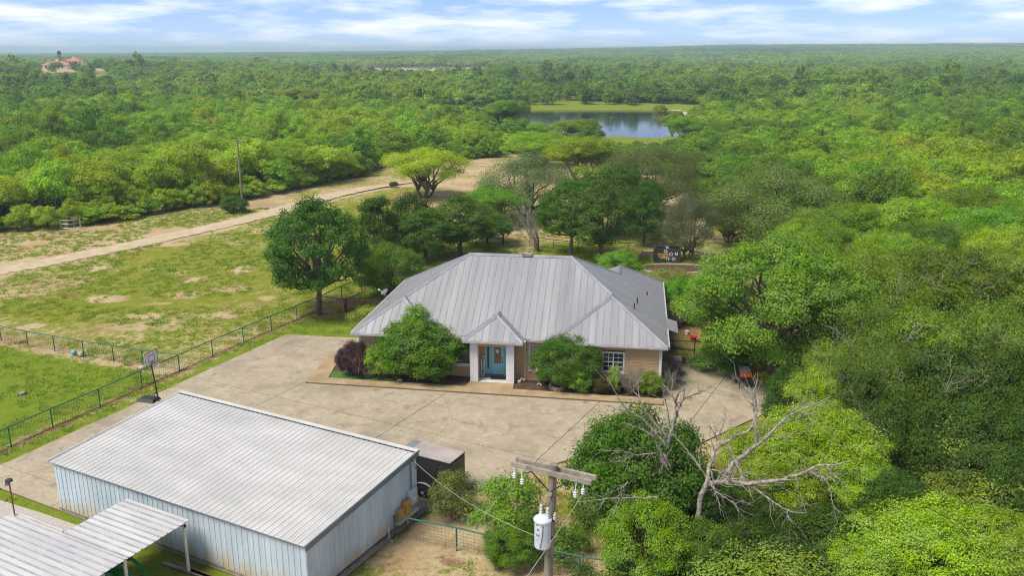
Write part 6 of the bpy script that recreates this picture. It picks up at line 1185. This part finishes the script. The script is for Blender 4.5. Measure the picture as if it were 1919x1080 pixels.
    br([(575, 600), (540, 500), (500, 410), (430, 362), (310, 318)], 0.10, 0.02, 0.1, -0.6, 5); br([(505, 415), (515, 350), (485, 290)], 0.03, 0.01, -0.2, -0.2, 2); br([(530, 470), (580, 400)], 0.03, 0.01, 0, 0, 1); br([(505, 515), (380, 525), (250, 575)], 0.045, 0.012, -0.3, -0.9, 4); br([(380, 525), (290, 497), (140, 495)], 0.03, 0.01, -0.6, -1.0, 3); br([(545, 490), (570, 545), (605, 600)], 0.035, 0.01, 0, -0.3, 3); br([(560, 545), (545, 640)], 0.025, 0.01, -0.2, -0.4, 1)
    br([(590, 420), (430, 230), (400, 150), (392, 40)], 0.06, 0.015, 0.5, 0.8, 4); br([(590, 480), (430, 300), (310, 230), (240, 100), (180, 0)], 0.06, 0.012, 0.4, 0.4, 5); br([(320, 240), (240, 220), (170, 200)], 0.03, 0.01, 0.4, 0.3, 2)
    br([(520, 800), (350, 800), (200, 805), (0, 825)], 0.06, 0.02, -1.2, -2.2, 3); br([(180, 815), (150, 860), (130, 880)], 0.025, 0.01, -2.0, -2.2, 1); br([(330, 700), (290, 740), (270, 800)], 0.03, 0.012, -1.4, -1.8, 4)
    V, F = tb.get(); link('trunk', mesh_np('dead_trunk', V, F, DEADW, smooth=True), r2); V, F = tt.get(); link('branch', mesh_np('dead_branch', V, F, DEADW, smooth=True), r2)
deadtree()
tag(MB().tube([tuple(G(1268, 1036, 1.3)), tuple(G(1332, 948, 2.0))], [0.07, 0.06], 8).build('leaning_pole', 'oldwood'), 'grey wooden pole leaning against the dead tree', 'pole')
# ================================================================== WOODLAND
rngf = np.random.default_rng(77)
def jgrid(x0, x1, y0, y1, s):
    xs = np.arange(x0, x1, s); ys = np.arange(y0, y1, s); X, Y = np.meshgrid(xs, ys); X = X.ravel() + rngf.uniform(-0.42, 0.42, X.size) * s; Y = Y.ravel() + rngf.uniform(-0.42, 0.42, Y.size) * s; return X, Y
def inview(x, y, m=22): return (np.abs(x) < 0.64 * y + m) & (y > 20)
X, Y = jgrid(-260, 260, 62, 345, 4.7); ok = inview(X, Y, 14) & ~inpoly(X, Y, CLEAR) & ~inpoly(X, Y, POND_CLEAR) & (polyd(X, Y, CLEAR) > 1.2)
for tx_, ty_, tr_ in TREES: ok &= np.hypot(X - tx_, Y - ty_) > min(tr_ * 0.55, 3.0)
ok &= ~((X > 9) & (X < 60) & (Y < 78) & (X < 0.60 * Y + 6) & (Y < 66))
X, Y = X[ok], Y[ok]
ex, ey = [], []                                                    # low growth that closes the wood's edge down to the ground
for i in range(1, 13):
    a_, b_2 = CLEAR[i], CLEAR[i + 1]; n_ = max(1, int((b_2 - a_).length / 1.9)); d_ = (b_2 - a_).normalized(); nr_ = Vector((-d_.y, d_.x, 0)) if True else None
    for k in range(n_):
        for o_2 in (rngf.uniform(0.2, 1.6), rngf.uniform(1.6, 3.2)):
            q = a_.lerp(b_2, (k + rngf.random()) / n_) + nr_ * o_2; q2 = a_.lerp(b_2, (k + rngf.random()) / n_) - nr_ * o_2
            q = q if not inpoly(q.x, q.y, CLEAR) else q2; ex.append(q.x); ey.append(q.y)
nE = len(ex); X, Y = np.r_[X, ex], np.r_[Y, ey]; isE = np.r_[np.zeros(len(X) - nE, bool), np.ones(nE, bool)]
lowz = np.exp(-((Y - 235) / 55.0) ** 2) * np.exp(-((X - 32) / 40.0) ** 2)          # low scrub before the pond
Hh = np.clip(rngf.normal(5.6, 1.1, len(X)), 3.2, 8.4) * (0.85 + 0.3 * vnoise(X, Y, 22, 3)) * (1 - 0.62 * lowz); Rr = np.clip(rngf.normal(3.9, 0.6, len(X)), 2.4, 5.4) * (1 - 0.4 * lowz)
edge = polyd(X, Y, CLEAR) < 4.5; sm = edge & (rngf.random(len(X)) < 0.55); Hh[sm] *= 0.6; Rr[sm] *= 0.75
Hh[isE] = rngf.uniform(1.6, 3.4, nE); Rr[isE] = rngf.uniform(1.3, 2.1, nE)
Zc = terrain(X, Y); azr = X / Y; cap = np.where((azr > 0.10) & (azr < 0.188) & (Y > 120), 20.6 - Y * 0.1006 - Zc, np.where((azr > 0.03) & (azr < 0.078) & (Y > 150), 20.6 - Y * 0.0925 - Zc, 99)); cap = np.maximum(cap, 0.8); Rr = np.where(Hh > cap, np.minimum(Rr, 1.2 + cap * 0.4), Rr); Hh = np.minimum(Hh, cap)   # scrub stays low towards the shore
cn = vnoise(X, Y, 30, 6) + rngf.normal(0, 0.22, len(X)); D_ = np.hypot(X, Y); order = np.argsort(D_ / (Rr * Hh) ** 0.5 + isE * 8)
PAL = [(0.055, 0.115, 0.018), (0.078, 0.155, 0.017), (0.10, 0.19, 0.017), (0.12, 0.215, 0.018), (0.15, 0.225, 0.02)]
pal = np.clip((cn * 5).astype(int), 0, 4)
NIND = 300
def side(x, y): return 'left of the dirt track' if x < -8 else ('between the house and the pond' if x < 28 else 'right of the back yard')
KN = ['dark green', 'mid green', 'bright green', 'fresh yellow-green', 'pale yellow-green']
Z_ = terrain(X, Y)
for i in order[:NIND]:
    pr = MID[int(rngf.integers(5))] if D_[i] > 105 else NEAR['mesq'][int(rngf.integers(3))]; w_ = side(X[i], Y[i]); sz = 'low' if Hh[i] < 4.2 else 'tall'
    place(pr, (X[i], Y[i], Z_[i] - 0.05), Hh[i], 2 * Rr[i], f'{sz} {KN[pal[i]]} mesquite in the woodland {w_}', 'tree', PAL[pal[i]], f'{sz} {KN[pal[i]]} mesquites {w_}', 'mesquite_tree')
def make_collection(name, meshes, cols):
    c = bpy.data.collections.new(name)
    for i, (m_, k) in enumerate((m_, k) for m_ in meshes for k in cols):
        km = f'foliage_{k[0]:.3f}_{k[1]:.3f}_{k[2]:.3f}'
        if km not in MATS: leaf_material(km, (k[0] * LG[0], k[1] * LG[1], k[2] * LG[2]))
        me = m_.copy(); me.materials[0] = MATS[km]; o = bpy.data.objects.new(f'{name}_{i:02d}', me); c.objects.link(o)
    return c
def scatter(name, P, rot, sc, idx, coll, label):
    me = bpy.data.meshes.new(name); me.vertices.add(len(P)); me.vertices.foreach_set('co', np.asarray(P, np.float32).ravel())
    for nm, ty, d in (('rot', 'FLOAT_VECTOR', rot), ('scl', 'FLOAT_VECTOR', sc), ('pick', 'INT', idx)):
        a = me.attributes.new(nm, ty, 'POINT'); a.data.foreach_set('vector' if ty == 'FLOAT_VECTOR' else 'value', np.ascontiguousarray(d, np.float32 if ty != 'INT' else np.int32).ravel())
    o = link(name, me); tag(o, label, None, None, 'stuff'); g = bpy.data.node_groups.new(name, 'GeometryNodeTree'); g.interface.new_socket('Geometry', in_out='INPUT', socket_type='NodeSocketGeometry'); g.interface.new_socket('Geometry', in_out='OUTPUT', socket_type='NodeSocketGeometry')
    n = g.nodes; l = g.links; gi = n.new('NodeGroupInput'); go = n.new('NodeGroupOutput'); ip = n.new('GeometryNodeInstanceOnPoints'); ci = n.new('GeometryNodeCollectionInfo'); ci.inputs['Collection'].default_value = coll; ci.inputs['Separate Children'].default_value = True; ci.inputs['Reset Children'].default_value = True
    def at(nm, ty): x = n.new('GeometryNodeInputNamedAttribute'); x.data_type = ty; x.inputs[0].default_value = nm; return x.outputs['Attribute']
    l.new(gi.outputs[0], ip.inputs['Points']); l.new(ci.outputs[0], ip.inputs['Instance']); ip.inputs['Pick Instance'].default_value = True; l.new(at('pick', 'INT'), ip.inputs['Instance Index'])
    l.new(at('rot', 'FLOAT_VECTOR'), ip.inputs['Rotation']); l.new(at('scl', 'FLOAT_VECTOR'), ip.inputs['Scale']); l.new(ip.outputs[0], go.inputs[0])
    md = o.modifiers.new('scatter', 'NODES'); md.node_group = g; return o
midm = [proto_one(f'wood_mid{s}', seed=s, H=6, R=3.7, lobes=12, base=0.05, flat=0.82, nc=24, nl=18, cr=0.22, Ln=0.34, Wd=0.17, ls=(0.29, 0.41), fork=0.12, trunks=2, tr=0.15, droop=0.15, twigs=1) for s in (201, 202)] + [proto_one('wood_mid203', seed=203, H=7.2, R=3.4, lobes=16, base=0.05, flat=0.9, nc=20, nl=15, cr=0.2, Ln=0.34, Wd=0.18, fork=0.1, trunks=2, tr=0.15, twigs=1, prof='round', ls=(0.26, 0.38))]
farm = [proto_one(f'wood_far{s}', seed=s, H=6, R=3.9, lobes=7, base=0.1, flat=0.7, nc=11, nl=14, cr=0.42, Ln=0.85, Wd=0.42, fork=0.1, trunks=1, tr=0.14, twigs=0) for s in (211, 212)] + [proto_one('wood_far213', seed=213, H=7.5, R=3.4, lobes=9, base=0.08, flat=0.9, nc=11, nl=13, cr=0.36, Ln=0.75, Wd=0.42, fork=0.1, trunks=1, tr=0.14, twigs=0, prof='round', ls=(0.3, 0.42))]
def grove(seed):
    rng = np.random.default_rng(seed); P = []; O = []; t = []
    for k in range(22):
        c = np.array([rng.uniform(-16, 16), rng.uniform(-16, 16), rng.uniform(3.0, 5.2)]); n = 70; d = rng.normal(0, 1, (n, 3)); d[:, 2] = np.abs(d[:, 2]) - 0.2; d /= np.linalg.norm(d, axis=1, keepdims=True); P.append(c + d * np.array([4.2, 4.2, 2.0])); O.append(d); t.append(np.clip(rng.uniform(0.1, 0.9) + rng.normal(0, 0.1, n), 0, 1))
    P = np.concatenate(P); P[:, 2] = np.maximum(P[:, 2], 0.1); V, F = leaves_np(rng, P, np.concatenate(O), 2.0, 1.2); return mesh_np(f'grove{seed}', V, F, LEAF, tint=np.concatenate(t))
grv = [grove(s) for s in (301, 302, 303)]
PALF = [(0.05, 0.10, 0.02), (0.068, 0.135, 0.02), (0.088, 0.165, 0.02), (0.105, 0.185, 0.021), (0.125, 0.19, 0.024)]
cm1, cm2, cm3 = make_collection('wood_mid', midm, PAL), make_collection('wood_far', farm, PALF), make_collection('wood_grove', grv, PALF)
r = order[NIND:]; nR = len(r)
scatter('woodland', np.stack([X[r], Y[r], Z_[r] - 0.05], 1), np.stack([np.zeros(nR), np.zeros(nR), rngf.uniform(0, 6.28, nR)], 1), np.stack([Rr[r] / 3.7, Rr[r] / 3.7, Hh[r] / 6], 1), rngf.integers(0, 3, nR) * 5 + pal[r], cm1, 'dense green mesquite woodland stretching back from the clearing to the pond')
X2, Y2 = jgrid(-900, 900, 300, 1250, 5.4); d2 = np.hypot(X2, Y2); sp = inpoly(X2, Y2, SPARSE); fl_ = inpoly(X2, Y2, FIELDL)
ok = inview(X2, Y2, 40) & ((Y2 > 345) | (np.abs(X2) > 260)) & ~inpoly(X2, Y2, POND_CLEAR) & (np.hypot(X2 + 357, Y2 - 700) > 32) & ~((np.abs(X2 + 350 + (Y2 - 700) * 0.50) < 27) & (Y2 > 540) & (Y2 < 700) & (rngf.random(len(X2)) < 0.93)) & (~(sp | fl_) | (rngf.random(len(X2)) < 0.09)) & ((vnoise(X2, Y2, 46, 15) < 0.80) | (rngf.random(len(X2)) < 0.25))
X2, Y2, sp = X2[ok], Y2[ok], (sp | fl_)[ok]; n2 = len(X2); h2_ = np.clip(rngf.normal(5.6, 1.0, n2), 3, 9) * (0.8 + 0.4 * vnoise(X2, Y2, 40, 4)) * np.where(sp, 0.4, 1); r2_ = np.clip(rngf.normal(3.9, 0.6, n2), 2.5, 6) * np.where(sp, 0.55, 1)
bigt = rngf.random(n2) < 0.035; h2_[bigt] *= 1.5; r2_[bigt] *= 1.3
pk = np.clip(((vnoise(X2, Y2, 60, 6) + rngf.normal(0, 0.2, n2)) * 5).astype(int), 0, 4)
scatter('woodland', np.stack([X2, Y2, terrain(X2, Y2) - 0.1], 1), np.stack([np.zeros(n2), np.zeros(n2), rngf.uniform(0, 6.28, n2)], 1), np.stack([r2_ / 3.9, r2_ / 3.9, h2_ / 6], 1), rngf.integers(0, 3, n2) * 5 + pk, cm2, 'woodland beyond the pond reaching toward the far hills')
X3, Y3 = jgrid(-4600, 4600, 1150, 7200, 27.0); ok = inview(X3, Y3, 120) & (np.hypot(X3, Y3) > 1210) & ((vnoise(X3, Y3, 420, 8) < 0.90) | (rngf.random(len(X3)) < 0.2)); X3, Y3 = X3[ok], Y3[ok]; n3 = len(X3)
pk = np.clip(((vnoise(X3, Y3, 260, 2) + rngf.normal(0, 0.2, n3)) * 5).astype(int), 0, 4); s3 = rngf.uniform(0.85, 1.25, n3)
scatter('far_woodland', np.stack([X3, Y3, terrain(X3, Y3) - 0.3], 1), np.stack([np.zeros(n3), np.zeros(n3), rngf.uniform(0, 6.28, n3)], 1), np.stack([s3, s3, s3 * rngf.uniform(0.9, 1.5, n3)], 1), rngf.integers(0, 3, n3) * 5 + pk, cm3, 'hazy blue-green woodland on the horizon')
# weeds and grass tufts on the open ground
def tuft(seed, n, h, sp):
    rng = np.random.default_rng(seed); V = []; 
    for i in range(n):
        a = rng.uniform(0, 6.28); b = np.array([rng.normal(0, sp), rng.normal(0, sp), 0]); t = b + np.array([cos(a) * h * 0.6, sin(a) * h * 0.6, h * rng.uniform(0.5, 1)]); s_ = np.array([-sin(a), cos(a), 0]) * 0.02; V += [b - s_, b + s_, t + s_ * 0.3, t - s_ * 0.3]
    return mesh_np(f'tuft{seed}', np.array(V), np.arange(len(V)).reshape(-1, 4), LEAF, tint=rng.uniform(0.2, 0.8, n))
tc_ = make_collection('tuft', [tuft(401, 26, 0.13, 0.13), tuft(402, 34, 0.17, 0.2)], [(0.10, 0.17, 0.015), (0.15, 0.195, 0.03), (0.075, 0.14, 0.015)])
n4 = 26000; X4 = rngf.uniform(-72, 20, n4); Y4 = rngf.uniform(26, 118, n4); fyy = np.interp(X4, [v.x for v in FENCE_W], [v.y for v in FENCE_W])
ok = inview(X4, Y4, 4) & inpoly(X4, Y4, CLEAR) & ~inpoly(X4, Y4, DRIVE_W) & ~inpoly(X4, Y4, GV) & (segd(X4, Y4, TRACK_W) > 1.9) & (polyd(X4, Y4, DRIVE_W) > 0.15)
hx = [H2W(*p) for p in ((-3, -2.2), (22, -2.2), (22, 17), (-0.3, 15))]; ok &= ~inpoly(X4, Y4, hx)
sx = [S2W(*p) for p in ((-15.6, -9), (0.2, -9), (0.2, 8), (-15.6, 8))]; ok &= ~inpoly(X4, Y4, sx)
ok &= vnoise(X4, Y4, 4, 12) > 0.34
X4, Y4 = X4[ok], Y4[ok]; n4 = len(X4); s4 = rngf.uniform(0.6, 1.4, n4)
scatter('grass', np.stack([X4, Y4, np.full(n4, -0.02)], 1), np.stack([np.zeros(n4), np.zeros(n4), rngf.uniform(0, 6.28, n4)], 1), np.stack([s4, s4, s4], 1), rngf.integers(0, 6, n4), tc_, 'short patchy grass on the lawns and field')
# low undergrowth below the right-hand thicket
n5 = 900; X5 = rngf.uniform(2, 40, n5); Y5 = rngf.uniform(24, 70, n5); ok = ~inpoly(X5, Y5, DRIVE_W) & (polyd(X5, Y5, DRIVE_W) > 1.0) & inview(X5, Y5, 2) & ((X5 > 14.5) | (Y5 < 38)) & ~((X5 < 6) & (Y5 > 36)) & ~inpoly(X5, Y5, hx) & (np.hypot(X5 - 1, Y5 - 23) > 2); X5, Y5 = X5[ok], Y5[ok]; n5 = len(X5)
lowm = [proto_one(f'undergrowth{s}', seed=s, H=1.0, R=0.8, lobes=5, base=0.05, flat=0.9, nc=10, nl=26, cr=0.16, Ln=0.12, Wd=0.06, fork=0.05, trunks=2, tr=0.03, prof='round', twigs=1) for s in (501, 502)]
uc = make_collection('undergrowth', lowm, [(0.05, 0.10, 0.02), (0.075, 0.15, 0.02), (0.10, 0.15, 0.035)]); s5 = rngf.uniform(0.5, 1.5, n5)
scatter('undergrowth', np.stack([X5, Y5, np.zeros(n5)], 1), np.stack([np.zeros(n5), np.zeros(n5), rngf.uniform(0, 6.28, n5)], 1), np.stack([s5, s5, s5 * 0.9], 1), rngf.integers(0, 6, n5), uc, 'low weedy undergrowth beneath the near thicket')
